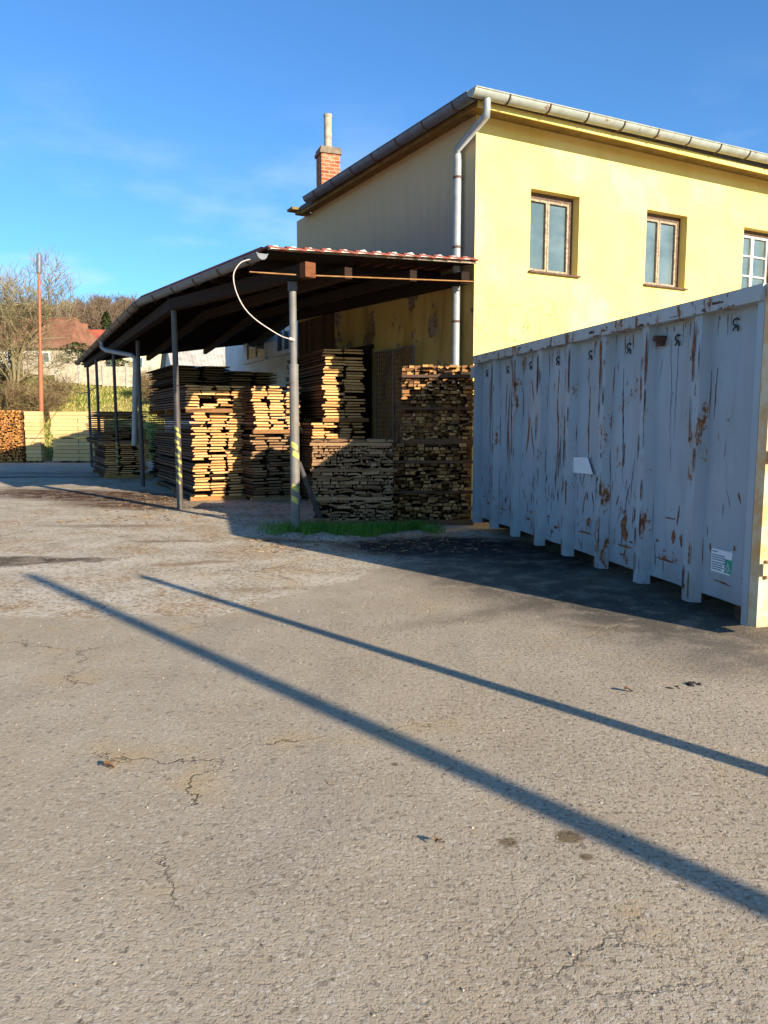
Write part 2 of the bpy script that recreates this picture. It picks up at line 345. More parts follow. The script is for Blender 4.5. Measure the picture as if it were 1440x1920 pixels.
    h = t.math('ADD', h, t.math('MULTIPLY', crack, -1.6)); h = t.math('ADD', h, t.math('MULTIPLY', al, -0.5))
    h = t.math('ADD', h, t.math('MULTIPLY', t.noise(2.5, 3), 0.9))
    t.bump(h, 0.60, 0.010)
    return t.done(c, 0.93, 0, 0.12)
M['yard'] = mat_yard()
def mat_field():
    t = NT('winter_grass'); y = t.sep()[1]
    n = t.noise(0.22, 5, 0.62); n2 = t.noise(1.8, 5, 0.7)
    c = t.mix(t.step(n, 0.4, 0.62), (0.20, 0.22, 0.04), (0.36, 0.29, 0.10))
    c = t.mix(t.step(n2, 0.35, 0.7), t.mix(1.0, c, (0.6, 0.62, 0.55), 'MULTIPLY'), c)
    far = t.step(t.math('ADD', y, t.math('MULTIPLY', n2, 12)), 76, 92)
    c = t.mix(far, c, t.mix(t.step(n2, 0.35, 0.65), (0.105, 0.075, 0.04), (0.17, 0.125, 0.075)))
    t.bump(n2, 0.7, 0.1)
    return t.done(c, 0.95, 0, 0.05)
M['field'] = mat_field()
def mat_blade(name, a, b):
    t = NT(name); return t.done(t.mix(t.attr('tone'), a, b), 0.7, 0, 0.15)
M['blade'] = mat_blade('green_blades', (0.04, 0.11, 0.014), (0.15, 0.30, 0.04))
M['straw'] = mat_blade('field_blades', (0.17, 0.22, 0.035), (0.50, 0.38, 0.14))
M['twig'] = mat_blade('bare_twigs', (0.12, 0.085, 0.055), (0.24, 0.185, 0.12))
M['twigt'] = mat_blade('grey_twigs', (0.16, 0.125, 0.06), (0.36, 0.29, 0.16))
M['moss'] = mat_blade('mossy_branches', (0.11, 0.085, 0.04), (0.27, 0.22, 0.11))
M['brush'] = mat_blade('brown_brush', (0.10, 0.06, 0.03), (0.32, 0.23, 0.11))
M['wood_far'] = mat_blade('far_wood_twigs', (0.115, 0.078, 0.048), (0.22, 0.155, 0.10))
M['needle'] = mat_blade('dark_evergreen', (0.03, 0.055, 0.016), (0.10, 0.14, 0.035))
M['hroof'] = mat_plain('orange_tiles', (0.23, 0.105, 0.058), 0.85, 0.35, 1.2)
M['hroof2'] = mat_plain('red_tiles', (0.34, 0.085, 0.05), 0.85, 0.3, 1.2)
M['hwall'] = mat_plain('house_render', (0.46, 0.38, 0.28), 0.9, 0.2, 1.5)
M['hwhite'] = mat_plain('white_render', (0.70, 0.70, 0.68), 0.9, 0.12, 1.5)
M['hyellow'] = mat_plain('cream_render', (0.68, 0.58, 0.35), 0.9, 0.15, 1.5)
M['cwall'] = mat_plain('concrete_panel', (0.47, 0.40, 0.29), 0.9, 0.3, 2.5, bump=0.3, bscale=8)
def mat_corr():
    t = NT('corrugated_sheet'); n = t.noise(2, 4)
    return t.done(t.mix(t.step(n, 0.3, 0.7), (0.27, 0.25, 0.22), (0.42, 0.40, 0.36)), 0.8, 0, 0.2)
M['corr'] = mat_corr()

# ------------------------------------------------------------------ mesh helpers
class MB:
    def __init__(s): s.v = []; s.f = []; s.mi = []; s.t = []; s.sm = []
    def add(s, vs, fs, mi=0, tone=0.5, smooth=False):
        o = len(s.v); s.v.extend([tuple(v) for v in vs])
        for k, f in enumerate(fs):
            s.f.append([i+o for i in f]); s.mi.append(mi[k] if isinstance(mi, (list, tuple)) else mi)
            s.t.append(tone); s.sm.append(smooth)
    def box(s, c, sx, sy, sz, ax=None, mi=0, tone=0.5):
        """centre c, full sizes along axes ax=(ux,uy,uz)"""
        ux, uy, uz = ax or (Vector((1, 0, 0)), Vector((0, 1, 0)), Vector((0, 0, 1)))
        c = Vector(c); V = []
        for dz in (-.5, .5):
            for dx, dy in ((-.5, -.5), (.5, -.5), (.5, .5), (-.5, .5)):
                V.append(c+ux*(dx*sx)+uy*(dy*sy)+uz*(dz*sz))
        s.add(V, [(3, 2, 1, 0), (4, 5, 6, 7), (0, 1, 5, 4), (1, 2, 6, 5), (2, 3, 7, 6), (3, 0, 4, 7)], mi, tone)
    def bar(s, a, b, w, h, up=Vector((0, 0, 1)), mi=0, tone=0.5):
        a = Vector(a); b = Vector(b); d = (b-a); L = d.length; d.normalize()
        x = d.cross(up); x.normalize(); z = x.cross(d)
        s.box((a+b)/2, w, L, h, (x, d, z), mi, tone)
    def tube(s, pts, r, n=10, mi=0, tone=0.5, cap=True):
        pts = [Vector(p) for p in pts]; N = len(pts)
        rs = r if isinstance(r, (list, tuple)) else [r]*N
        V = []; prev = None
        for i, p in enumerate(pts):
            d = (pts[min(i+1, N-1)]-pts[max(i-1, 0)]).normalized()
            if prev is None:
                up = Vector((0, 0, 1)) if abs(d.z) < 0.9 else Vector((1, 0, 0))
                x = d.cross(up).normalized()
            else:
                x = (prev-d*prev.dot(d)).normalized()
            prev = x; y = d.cross(x)
            for k in range(n):
                a = 2*math.pi*k/n; V.append(p+x*(math.cos(a)*rs[i])+y*(math.sin(a)*rs[i]))
        Fs = []
        for i in range(N-1):
            for k in range(n):
                Fs.append((i*n+k, i*n+(k+1) % n, (i+1)*n+(k+1) % n, (i+1)*n+k))
        s.add(V, Fs, mi, tone, True)
        if cap: s.add(V[:n], [tuple(range(n-1, -1, -1))], mi, tone); s.add(V[-n:], [tuple(range(n))], mi, tone)
    def prism(s, prof, y0, y1, mi_end=0, mi_side=1, tone=0.5, M4=None, shift=(0, 0), back=True):
        """profile in x,z extruded along y"""
        n = len(prof); V = [Vector((x, y0, z)) for x, z in prof]+[Vector((x+shift[0], y1, z+shift[1])) for x, z in prof]
        if M4: V = [M4 @ v for v in V]
        fs = [tuple(range(n))]; mi = [mi_end]
        if back: fs.append(tuple(range(2*n-1, n-1, -1))); mi.append(mi_end)
        for k in range(n): fs.append((k, n+k, n+(k+1) % n, (k+1) % n)); mi.append(mi_side)
        s.add(V, fs, mi, tone)
    def build(s, name, mats, parent=None, at=(0, 0, 0)):
        me = bpy.data.meshes.new(name); off = Vector(at)
        if parent is not None and at == (0, 0, 0): off = Vector(parent.get('_o', (0, 0, 0)))
        me.from_pydata([tuple(Vector(v)-off) for v in s.v] if off.length else s.v, [], s.f)
        for m in (mats if isinstance(mats, (list, tuple)) else [mats]): me.materials.append(m)
        me.polygons.foreach_set('material_index', s.mi); me.polygons.foreach_set('use_smooth', s.sm)
        a = me.attributes.new('tone', 'FLOAT', 'FACE'); a.data.foreach_set('value', s.t)
        me.update()
        o = bpy.data.objects.new(name, me); COL.objects.link(o)
        if parent is not None: o.parent = parent
        elif off.length: o.location = off
        if parent is not None: o['_o'] = tuple(off)
        return o
def tag(o, label=None, cat=None, group=None, kind=None):
    for k, v in (('label', label), ('category', cat), ('group', group), ('kind', kind)):
        if v: o[k] = v
    return o
def empty(name, loc=(0, 0, 0), rz=0.0, **k):
    o = bpy.data.objects.new(name, None); COL.objects.link(o); o.location = loc; o.rotation_euler = (0, 0, rz)
    o.empty_display_size = 0.2
    if rz == 0.0: o['_o'] = tuple(loc)
    return tag(o, **k)

# ------------------------------------------------------------------ terrain
PROF = [(-400, 0), (41.5, -0.42), (44, 0.15), (62, 4.5), (75, 6.2), (100, 8.2), (140, 13), (250, 33), (330, 31), (700, 8), (1500, 0)]
def gz0(y): return -0.0235*max(0.0, y-23.5)
def tz(x, y):
    for (y0, z0), (y1, z1) in zip(PROF, PROF[1:]):
        if y <= y1:
            z = z0+(z1-z0)*(y-y0)/(y1-y0); break
    else: z = 0
    if y < 42: return gz0(y)-.03
    a = min(1, (y-41.5)/23)
    z += a*(0.25*math.sin(x*0.31+y*0.17)+0.2*math.sin(x*0.13-y*0.23))
    if y > 110: z += min(1, (y-110)/100)*(2.2*math.sin(x*0.021+1)+1.1*math.sin(x*0.06))
    return z
def terrain():
    mb = MB()
    ys = [-300, -80, 0, 23.5, 34] + [41.5+k*1.5 for k in range(25)] + [80, 86, 93, 100, 110, 120, 130, 145, 160, 180, 200, 220, 235, 250, 265, 290, 330, 420, 700, 1500]
    xs = [-900, -500, -300, -220] + [-160+k*8 for k in range(10)] + [-80+k*3 for k in range(28)] + [10+k*12 for k in range(10)] + [200, 400, 900]
    V = [(x, y, tz(x, y)) for y in ys for x in xs]; n = len(xs)
    mb.add(V, [(j*n+i, j*n+i+1, (j+1)*n+i+1, (j+1)*n+i) for j in range(len(ys)-1) for i in range(n-1)], smooth=True)
    tag(mb.build('terrain', M['field']), kind='structure')
    mb = MB(); mb.add([(-90, -80, 0), (90, -80, 0), (90, 23.5, 0), (-90, 23.5, 0), (90, 41.7, gz0(41.7)), (-90, 41.7, gz0(41.7))], [(0, 1, 2, 3), (3, 2, 4, 5)], smooth=True)
    tag(mb.build('ground', M['yard']), kind='structure')
terrain()

# ------------------------------------------------------------------ factory building
P = Vector((1.53, 13.3, 0)); AR = azv(62); AL = azv(-29); NR = azv(152); NL = azv(-119)
ZT = 6.72; LR = 21.0; LL = 7.72; UP = Vector((0, 0, 1))
bld = empty('factory_building', P, label='yellow plastered two-storey building with brick chimney and grey gutters behind the lean-to', cat='building')
def wall_with_holes(o, ax, nrm, L, z0, z1, holes, depth=0.27):
    mb = MB(); pt = lambda t, z, d=0.0: o+ax*t+UP*z-nrm*d
    ts = sorted({0, L, *[h[0] for h in holes], *[h[1] for h in holes]}); zs = sorted({z0, z1, *[h[2] for h in holes], *[h[3] for h in holes]})
    for a, b in zip(ts, ts[1:]):
        for c, d in zip(zs, zs[1:]):
            if any(h[0] <= a and b <= h[1] and h[2] <= c and d <= h[3] for h in holes): continue
            mb.add([pt(a, c), pt(b, c), pt(b, d), pt(a, d)], [(0, 1, 2, 3)])
    for a, b, c, d in holes:
        q = [pt(a, c), pt(b, c), pt(b, d), pt(a, d)]; r = [pt(a, c, depth), pt(b, c, depth), pt(b, d, depth), pt(a, d, depth)]
        for i in range(4): mb.add([q[i], q[(i+1) % 4], r[(i+1) % 4], r[i]], [(0, 1, 2, 3)])
    return mb
k_ = 13.3/13
def zz(z): return (z-1.65)*k_+1.65
holes = [(1.14*k_+i*2.80, 1.14*k_+i*2.80+1.09*k_, zz(4.26), zz(5.62)) for i in range(6)]
wall_with_holes(P, AR, NR, LR, 0, ZT, holes).build('wall', M['wall'], bld)
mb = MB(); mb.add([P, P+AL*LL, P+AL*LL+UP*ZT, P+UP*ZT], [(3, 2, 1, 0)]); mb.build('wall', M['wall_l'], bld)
mb = MB(); q = [P+AL*LL, P+AL*LL+AR*LR, P+AR*LR]
for a, b in zip(q, q[1:]): mb.add([a, b, b+UP*ZT, a+UP*ZT], [(0, 1, 2, 3)])
mb.build('wall', M['wall'], bld)
# windows
for i, (a, b, c, d) in enumerate(holes):
    mb = MB(); D = 0.205; ax3 = (AR, -NR, UP)
    def fb(t0, t1, z0, z1, dep, th, m_=0, tone=0.5, mbx=None):
        (mbx or mb).box(P+AR*((t0+t1)/2)+UP*((z0+z1)/2)-NR*dep, t1-t0, th, z1-z0, ax3, m_, tone)
    # brown outer casing
    fb(a, a+0.03, c, d, D, 0.06, 0); fb(b-0.10, b, c, d, D, 0.06, 0)
    fb(a+0.03, b-0.10, d-0.11, d, D, 0.06, 0); fb(a+0.03, b-0.10, c, c+0.045, D, 0.06, 0)
    fr = mb.build('window', M['sash'], bld)
    x0, x1, z0, z1 = a+0.03, b-0.10, c+0.045, d-0.11; mid = (x0+x1)/2
    for s0, s1 in ((x0, mid-0.004), (mid+0.004, x1)):
        mb = MB(); w = 0.037
        fb(s0, s0+w, z0, z1, D-0.012, 0.05); fb(s1-w, s1, z0, z1, D-0.012, 0.05)
        fb(s0+w, s1-w, z0, z0+w, D-0.012, 0.05); fb(s0+w, s1-w, z1-w, z1, D-0.012, 0.05)
        if i == 2 or i == 5:
            for q_ in (1/3, 2/3):
                zq = z0+(z1-z0)*q_; fb(s0+w, s1-w, zq-0.014, zq+0.014, D-0.006, 0.035)
        mb.build('sash', M['framew'] if i in (2, 5) else M['frame'], fr)
        mb = MB(); fb(s0+w, s1-w, z0+w, z1-w, D+0.012, 0.006); mb.build('pane', M['glass'], fr)
    mb = MB(); mb.box(P+AR*((a+b)/2)+UP*(c-0.02)+NR*0.01, b-a+0.06, 0.10, 0.03, ax3); mb.build('sill', M['sash'], fr)
# roof, soffit
OVR, OVL = 0.50, 0.30
c0 = P+NR*OVR+NL*OVL
cR = c0+AR*(LR+0.6); cL = P+NR*OVR+NL*OVL+AL*(LL-0.45)
cX = cL+AR*(LR+0.6)
mb = MB()
e = [c0, cR, cX, cL]
lo = [v+UP*(ZT) for v in e]; hi = [v+UP*(ZT+0.10) for v in e]
for i in range(4): mb.add([lo[i], lo[(i+1) % 4], hi[(i+1) % 4], hi[i]], [(0, 1, 2, 3)])
r0 = c0+AR*4.2+AL*4.2+UP*(ZT+0.55); r1 = cR-AR*4.2+AL*4.2+UP*(ZT+0.55)
mb.add(hi+[r0, r1], [(0, 1, 5, 4), (2, 3, 4, 5), (1, 2, 5), (3, 0, 4)])
mb.build('roof', M['roofdark'], bld)
mb = MB(); mb.add([v-UP*0.004 for v in lo], [(3, 2, 1, 0)]); mb.build('soffit', M['soffit'], bld)
mb = MB(); mb.box(c0+AR*((LR+.6)/2)-NR*0.03+UP*(ZT-0.05), LR+.6, 0.025, 0.10, (AR, NR, UP)); mb.build('fascia_board', M['wall'], bld)
mb = MB(); mb.box(c0-NR*0.045+AL*((LL-.5)/2)-NL*0.03+UP*(ZT-0.035), 0.025, LL-.5, 0.06, (NL, AL, UP)); mb.build('fascia_board', M['soffit'], bld)
# gutters: half-round troughs with rims and brackets
def gutter(mb, a, b, r, mi=0, n=12, lid=True):
    d = (b-a).normalized(); x = d.cross(UP).normalized(); V = []
    for p in (a, b):
        for k in range(n+1):
            an = math.pi+math.pi*k/n; V.append(p+x*math.cos(an)*r+UP*math.sin(an)*r)
    mb.add(V, [(k, k+1, n+2+k, n+1+k) for k in range(n)], mi, 0.5, True)
    V2 = []
    for p in (a, b):
        for k in range(n+1):
            an = math.pi+math.pi*k/n; V2.append(p+x*math.cos(an)*(r-.006)+UP*math.sin(an)*(r-.006))
    mb.add(V2, [(n+1+k, n+2+k, k+1, k) for k in range(n)], mi, 0.5, True)
    for p, VV in ((a, V[:n+1]), (b, V[n+1:])): mb.add(VV, [tuple(range(n+1))], mi)
    for sg in (-1, 1): mb.tube([a+x*r*sg, b+x*r*sg], 0.013, 6, mi)
def bracket(a, d, r):
    mb = MB(); x = d.cross(UP).normalized(); rr = r+0.007
    mb.tube([a+x*math.cos(math.pi+math.pi*k/12)*rr+UP*math.sin(math.pi+math.pi*k/12)*rr for k in range(13)], 0.014, 5)
    return mb
GR = 0.115; gz = ZT+0.075
gc = c0+NR*GR+NL*GR+UP*gz
for (end, m_, nb, d) in ((gc+AR*(LR+.5), M['gutter'], 25, AR), (gc+AL*(LL-1.05), M['gutterl'], 9, AL)):
    mb = MB(); end = end+UP*(0.24 if d is AR else 0.03); d_ = (end-gc).normalized(); gutter(mb, gc-AR*GR if d is AR else gc+AL*GR*.96, end, GR); g = mb.build('gutter', m_, bld)
    L = (end-gc).length
    for k in range(nb):
        a = gc+d_*(0.55+k*(0.82 if d is AR else 0.92))
        if (a-gc).length < L-0.02: bracket(a, d, GR).build('gutter_bracket', M['band'], g)
# eave return past the end of the left gutter
mb = MB(); a = c0+AL*(LL-0.45)+UP*(ZT+0.05); mb.box(a+AL*0.16+AR*0.05, 0.5, 0.32, 0.06, (AR, AL, UP)); mb.box(a+AL*0.12+AR*0.12-UP*0.07, 0.3, 0.22, 0.07, (AR, AL, UP))
mb.build('eave_board', M['soffit'], bld)
# downpipe at the corner
pw = P+AL*0.37+NL*0.11
top = gc+AR*0.18+AL*0.0-UP*(GR-0.02)
mb = MB()
zb_ = zz(6.05)
mb.tube([top, top-UP*0.16, top-UP*0.24+(pw-top).normalized()*0.03*0, Vector((pw.x, pw.y, zb_+0.12)), Vector((pw.x, pw.y, zb_)), Vector((pw.x, pw.y, zb_-0.12))], 0.062, 14)
mb.tube([Vector((pw.x, pw.y, zb_-0.06)), Vector((pw.x, pw.y, 0.1))], 0.07, 14)
dp = mb.build('downpipe', M['zincpipe'], bld)
for z in (zb_-0.35, zb_-1.5, 3.4, 2.0):
    mb = MB(); mb.tube([Vector((pw.x, pw.y, z-0.018)), Vector((pw.x, pw.y, z+0.018))], 0.078, 14)
    mb.bar(Vector((pw.x, pw.y, z)), Vector((pw.x, pw.y, z))-NL*0.12, 0.02, 0.02); mb.build('pipe_clip', M['band'], dp)
# timber door on the shaded wall under the lean-to
mb = MB(); ax3 = (AL, NL, UP)
for k in range(12): mb.box(P+AL*(3.75+k*0.15)+NL*0.03+UP*1.62, 0.142, 0.05, 3.2, ax3, 0, rnd.random())
mb.box(P+AL*4.57+NL*0.03+UP*3.26, 1.95, 0.08, 0.08, ax3)
mb.build('door', M['old'], bld)
mb = MB()
for k in range(13): mb.box(P+AL*(5.62+k*0.162)+NL*0.02+UP*2.12, 0.155, 0.035, 4.15, ax3, 0, rnd.random())
mb.build('timber_cladding', M['clad'], bld)
# chimney
ch = P+AL*7.15+AR*0.62
mb = MB(); cx_ = (azv(70), azv(-20), UP)
mb.box(ch+UP*7.30, 0.48, 0.48, 1.84, cx_)
chim = mb.build('chimney', M['brick'], bld)
mb = MB(); mb.box(ch+UP*8.26, 0.55, 0.55, 0.08, cx_); mb.box(ch+UP*8.34, 0.50, 0.50, 0.08, cx_); mb.build('cap', M['capc'], chim)
mb = MB(); mb.tube([ch+UP*8.36, ch+UP*9.20], 0.098, 14); mb.tube([ch+UP*9.14, ch+UP*9.21], 0.106, 14); mb.build('flue_pipe', M['flue'], chim)

# ------------------------------------------------------------------ lean-to shed
G0 = Vector((-1.705, 11.47, 4.11)); G1 = Vector((-4.97, 16.0, 4.11)); G2 = Vector((-12.0, 30.6, 4.11))
W0 = P+NL*0.02+AL*0.02+UP*4.44; W0 = Vector((W0.x, W0.y, 4.33)); WE = P+AL*LL+UP*4.60; I2 = Vector((-5.3, 33.0, 5.14))
W0f = W0+(W0-WE).normalized()*0.0
shed = empty('lean_to_shed', (-1.36, 11.65, 0), label='open lean-to timber shelter with tiled roof on steel posts over the lumber', cat='shed')
# posts (x, y, r, material, top)
p1, p2, p3, p4 = Vector((-1.36, 11.65, 0)), Vector((-3.92, 14.57, 0)), Vector((-6.31, 19.91, 0)), Vector((-7.95, 22.8, 0))
p5 = Vector((-9.47, 25.5, 0)); p6 = Vector((-10.95, 28.6, 0))
def ring_flags(mb, p, r, zs, h=0.085):
    for z, a0 in zs:
        V = []; n = 7
        for k in range(n):
            a = a0+k*0.26; V.append(p+Vector((math.cos(a)*(r+.002), math.sin(a)*(r+.002), z-k*0.011)))
        for k in range(n):
            a = a0+k*0.26+0.12; V.append(p+Vector((math.cos(a)*(r+.002), math.sin(a)*(r+.002), z+h-k*0.011-0.02*(k in (0, n-1)))))
        mb.add(V, [(k, k+1, n+k+1, n+k) for k in range(n-1)])
mb = MB(); mb.tube([p1, p1+UP*2.52], 0.071, 18); mb.tube([p1+UP*2.50, p1+UP*3.72], 0.054, 18)
mb.tube([p1+UP*2.49, p1+UP*2.525], 0.074, 18)
po = mb.build('post', M['post'], shed)
for q_ in [(1.30, -2.4), (1.16, -2.0), (0.66, -2.3), (0.48, -2.5)]: mb = MB(); ring_flags(mb, p1, 0.071, [q_]); mb.build('warning_stripe', M['yellow'], po)
mb = MB(); mb.tube([p1+UP*3.60, p1+UP*3.73], 0.072, 14); mb.build('post_cap', M['postd'], po)
mb = MB(); mb.tube([p1+Vector((0.05, 0.05, 1.05)), Vector((-0.97, 12.05, 0.02))], 0.042, 12); mb.build('brace', M['postd'], shed)
for p, r, striped in ((p2, 0.058, True), (p3, 0.055, False), (p4, 0.05, True), (p5, 0.05, False), (p6, 0.05, False)):
    mb = MB(); mb.tube([p, p+UP*1.9], r, 14); mb.tube([p+UP*1.88, p+UP*3.74], r*0.92, 14)
    po = mb.build('post', M['postd'] if not striped or p is p4 else M['post2'] if 'post2' in M else M['postd'], shed)
    if striped:
        for k in range(9 if p is p2 else 5): mb = MB(); ring_flags(mb, p, r, [(0.55+k*0.125, -2.6+(k % 2)*0.7)], 0.06); mb.build('warning_stripe', M['yellow'], po)
# beams on the posts
def beam(a, b, w, h, mat, nm='beam'):
    mb = MB(); mb.bar(a, b, w, h, tone=0.4); return mb.build(nm, mat, shed)
zb = 3.84
d12 = (p2-p1).normalized()
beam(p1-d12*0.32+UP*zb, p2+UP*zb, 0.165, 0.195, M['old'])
beam(p1-d12*0.46+UP*zb, p1-d12*0.32+UP*zb, 0.18, 0.21, M['beam'], 'beam_end')  # same beam: shaded length coloured dark, lit end coloured lighter
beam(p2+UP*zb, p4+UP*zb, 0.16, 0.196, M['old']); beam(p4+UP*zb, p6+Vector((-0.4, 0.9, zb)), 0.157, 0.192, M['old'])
# underside boarding, rafters, purlins
def lerp(a, b, t): return a+(b-a)*t
rows = [(lerp(G0, G1, k/8), lerp(W0, WE, k/8)) for k in range(9)]+[(lerp(G1, G2, k/17), lerp(WE, I2, k/17)) for k in range(1, 18)]
mb = MB(); N = len(rows)
V = []
for a, b in rows: V += [a-UP*0.0, b-UP*0.0]
mb.add(V, [(2*i, 2*i+1, 2*i+3, 2*i+2) for i in range(N-1)])
mb.add([v+UP*0.035 for v in V], [(2*i+2, 2*i+3, 2*i+1, 2*i) for i in range(N-1)])
mb.add([rows[0][0], rows[0][1], rows[0][1]+UP*.035, rows[0][0]+UP*.035], [(0, 1, 2, 3)])
mb.add([rows[-1][0], rows[-1][1], rows[-1][1]+UP*.035, rows[-1][0]+UP*.035], [(3, 2, 1, 0)])
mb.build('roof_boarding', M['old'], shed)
for i, (a, b) in enumerate(rows):
    if i == 0: continue
    mb = MB(); mb.bar(lerp(a, b, 0.01)-UP*0.06, lerp(a, b, 0.985)-UP*0.06, 0.085, 0.115, tone=rnd.random()); mb.build('rafter', M['old'], shed)
for tq, s_ in ((0.36, 0.13), (0.68, 0.13), (0.96, 0.16)):
    mb = MB()
    q = [lerp(rows[0][0], rows[0][1], tq), lerp(rows[8][0], rows[8][1], tq), lerp(rows[-1][0], rows[-1][1], tq)]
    for u, v in zip(q, q[1:]): mb.bar(u-UP*0.24, v-UP*0.24, s_, s_+0.04, tone=rnd.random())
    mb.build('purlin', M['old'], shed)
# verge board, tile courses showing at the verge
vd = (W0-G0); vl = vd.length; vd.normalize(); vo = Vector((vd.y, -vd.x, 0)).normalized()   # outwards, towards the viewer
mb = MB(); mb.bar(G0+vo*0.09+UP*0.035+vd*0.25, W0+vo*0.09-UP*0.005, 0.05, 0.035, tone=1.0); mb.build('verge_board', M['frame'], shed)
mb = MB(); mb.bar(G0+vo*0.0+UP*0.01, W0+vo*0.0+UP*0.005, 0.03, 0.05, tone=0.2); mb.build('fascia_board', M['old'], shed)
mt = MB(); mm = MB()
nc = 13; st = vl/nc; vn = vd.cross(vo)
if vn.z < 0: vn = -vn
for j in range(nc):
    a = G0+vd*(j*st-0.05)+UP*0.035
    u = (vd*1.0+vn*(-0.10)).normalized()        # tile lies flatter than the roof: its lower edge is lifted
    w_ = u.cross(vo).normalized(); w_ = w_ if w_.z > 0 else -w_
    mt.box(a+u*(st*0.56)+vn*0.025+vo*(-0.9), st*1.14, 2.1, 0.026, (u, vo, w_), 0, rnd.random())
    mt.tube([a+vn*0.022+vo*0.17+u*0.0, a+vn*0.022+vo*0.17+u*st*1.1], 0.020, 8, 0)
    q = a-vn*0.01+vo*0.185+vd*0.03; s_ = rnd.uniform(0.55, 1.0)
    mm.add([q+vd*0.0, q+vd*(0.20*s_), q+vd*(0.12*s_)+vn*0.062*s_, q+vd*0.02+vn*0.035, q-vo*0.10+vd*0.0, q-vo*0.10+vd*0.2, q-vo*0.10+vd*0.1+vn*0.07, q-vo*.1+vd*.02+vn*.05],
           [(0, 1, 2, 3), (4, 7, 6, 5), (0, 3, 7, 4), (3, 2, 6, 7), (2, 1, 5, 6)])
# the rest of the tile field
for i in range(N-1):
    (a, b), (c, d) = rows[i], rows[i+1]
    for j in range(14):
        t0, t1 = j/14, (j+1)/14
        f0 = 0.25 if i == 0 else 0
        aa, cc = lerp(a, c, f0), c; bb, dd = lerp(b, d, f0), d
        mt.add([lerp(aa, bb, t0)+UP*0.12, lerp(aa, bb, t1)+UP*0.07, lerp(cc, dd, t1)+UP*0.07, lerp(cc, dd, t0)+UP*0.12, lerp(aa, bb, t0)+UP*0.06, lerp(cc, dd, t0)+UP*0.06], [(0, 3, 2, 1), (0, 4, 5, 3)])
rf = mt.build('roof_tiles', M['tile'], shed); mm.build('verge_mortar', M['mortar'], rf)
# gutters
d01 = (G1-G0).normalized(); d12g = (G2-G1).normalized(); x01 = d01.cross(UP).normalized(); x12 = d12g.cross(UP).normalized()
def outw(x): return x if x.x < 0 else -x
ga = G0+outw(x01)*0.10-d01*0.05-UP*0.03; gb = G1+outw(x01)*0.10-UP*0.03
mb = MB(); gutter(mb, ga, gb, 0.085); g = mb.build('gutter', M['zinc'], shed)
for k in range(6): bracket(lerp(ga, gb, 0.07+k*0.18), d01, 0.085).build('gutter_bracket', M['band'], g)
gc2 = G1+outw(x12)*0.10-UP*0.06; gd = G2+outw(x12)*0.10+d12g*0.2-UP*0.10
mb = MB(); gutter(mb, gc2, gd, 0.09); g2 = mb.build('gutter', M['oldzinc'], shed)
for k in range(10): bracket(lerp(gc2, gd, 0.04+k*0.104), d12g, 0.09).build('gutter_bracket', M['band'], g2)
# its dangling downpipe
o_ = lerp(gc2, gd, 0.42)
e1 = atY(254, 668, o_.y-1.0); e2 = atY(252, 836, o_.y-1.0)
mb = MB(); mb.tube([o_-UP*0.05, o_-UP*0.24, lerp(o_-UP*0.30, e1, 0.12), lerp(o_-UP*0.26, e1, 0.9), e1-UP*0.06, e1-UP*0.2], 0.062, 12)
mb.tube([e1-UP*0.12, e2], 0.075, 12); mb.build('downpipe', M['zincpipe'], shed)
# conduit under the verge
mb = MB(); mb.tube([p1+Vector((-0.55, -0.5, 3.78)), p1+Vector((0.1, -0.22, 3.79)), W0+vo*0.02-UP*0.30], 0.011, 6); mb.build('conduit', M['bearer'], shed)
# white cable slung from the gutter to the front post
pts = [atY(470, 486, 11.45), atY(452, 492, 11.4), atY(440, 508, 11.38), atY(438, 525, 11.37), atY(444, 550, 11.37), atY(458, 577, 11.39), atY(478, 598, 11.43), atY(502, 615, 11.48), atY(527, 630, 11.54), atY(545, 636, 11.57)]
mb = MB()
sm = []
for i in range(len(pts)-1):
    a0, a1, a2, a3 = pts[max(i-1, 0)], pts[i], pts[i+1], pts[min(i+2, len(pts)-1)]
    for k in range(4):
        u = k/4; sm.append(0.5*((2*a1)+(a2-a0)*u+(2*a0-5*a1+4*a2-a3)*u*u+(3*a1-a0-3*a2+a3)*u**3))
sm.append(pts[-1]); mb.tube(sm, 0.0085, 8); mb.tube([pts[-1]-Vector((.02, 0, -.01)), pts[-1]+Vector((.05, .02, -.01))], 0.024, 8)
tag(mb.build('cable', M['whitecable'], None, tuple(pts[-1])), 'thin white cable looping from the shed gutter down to the front post', 'cable')

# ------------------------------------------------------------------ mesh gate
g0 = P+AL*1.62+NL*0.22; g1 = P+AL*3.25+NL*0.14
gate = empty('mesh_gate', (g0+g1)/2, label='tall rusty wire mesh gate panel leaning on the yellow wall', cat='gate')
ga_ = (g1-g0).normalized(); gl = (g1-g0).length; GH = zz(3.05)
mb = MB()
for z in (0.06, GH): mb.tube([g0+UP*z, g1+UP*z], 0.022, 6)
for p in (g0, lerp(g0, g1, 0.5), g1): mb.tube([p+UP*0.02, p+UP*GH], 0.022, 6)
mb.build('frame', M['postd'], gate)
mb = MB()
for k in range(1, 18): mb.tube([lerp(g0, g1, k/18)+UP*0.06, lerp(g0, g1, k/18)+UP*GH], 0.009, 4, cap=False)
for k in range(1, 32): mb.tube([g0+UP*(0.06+k*(GH-.06)/32), g1+UP*(0.06+k*(GH-.06)/32)], 0.009, 4, cap=False)
mb.build('mesh', M['band'], gate)

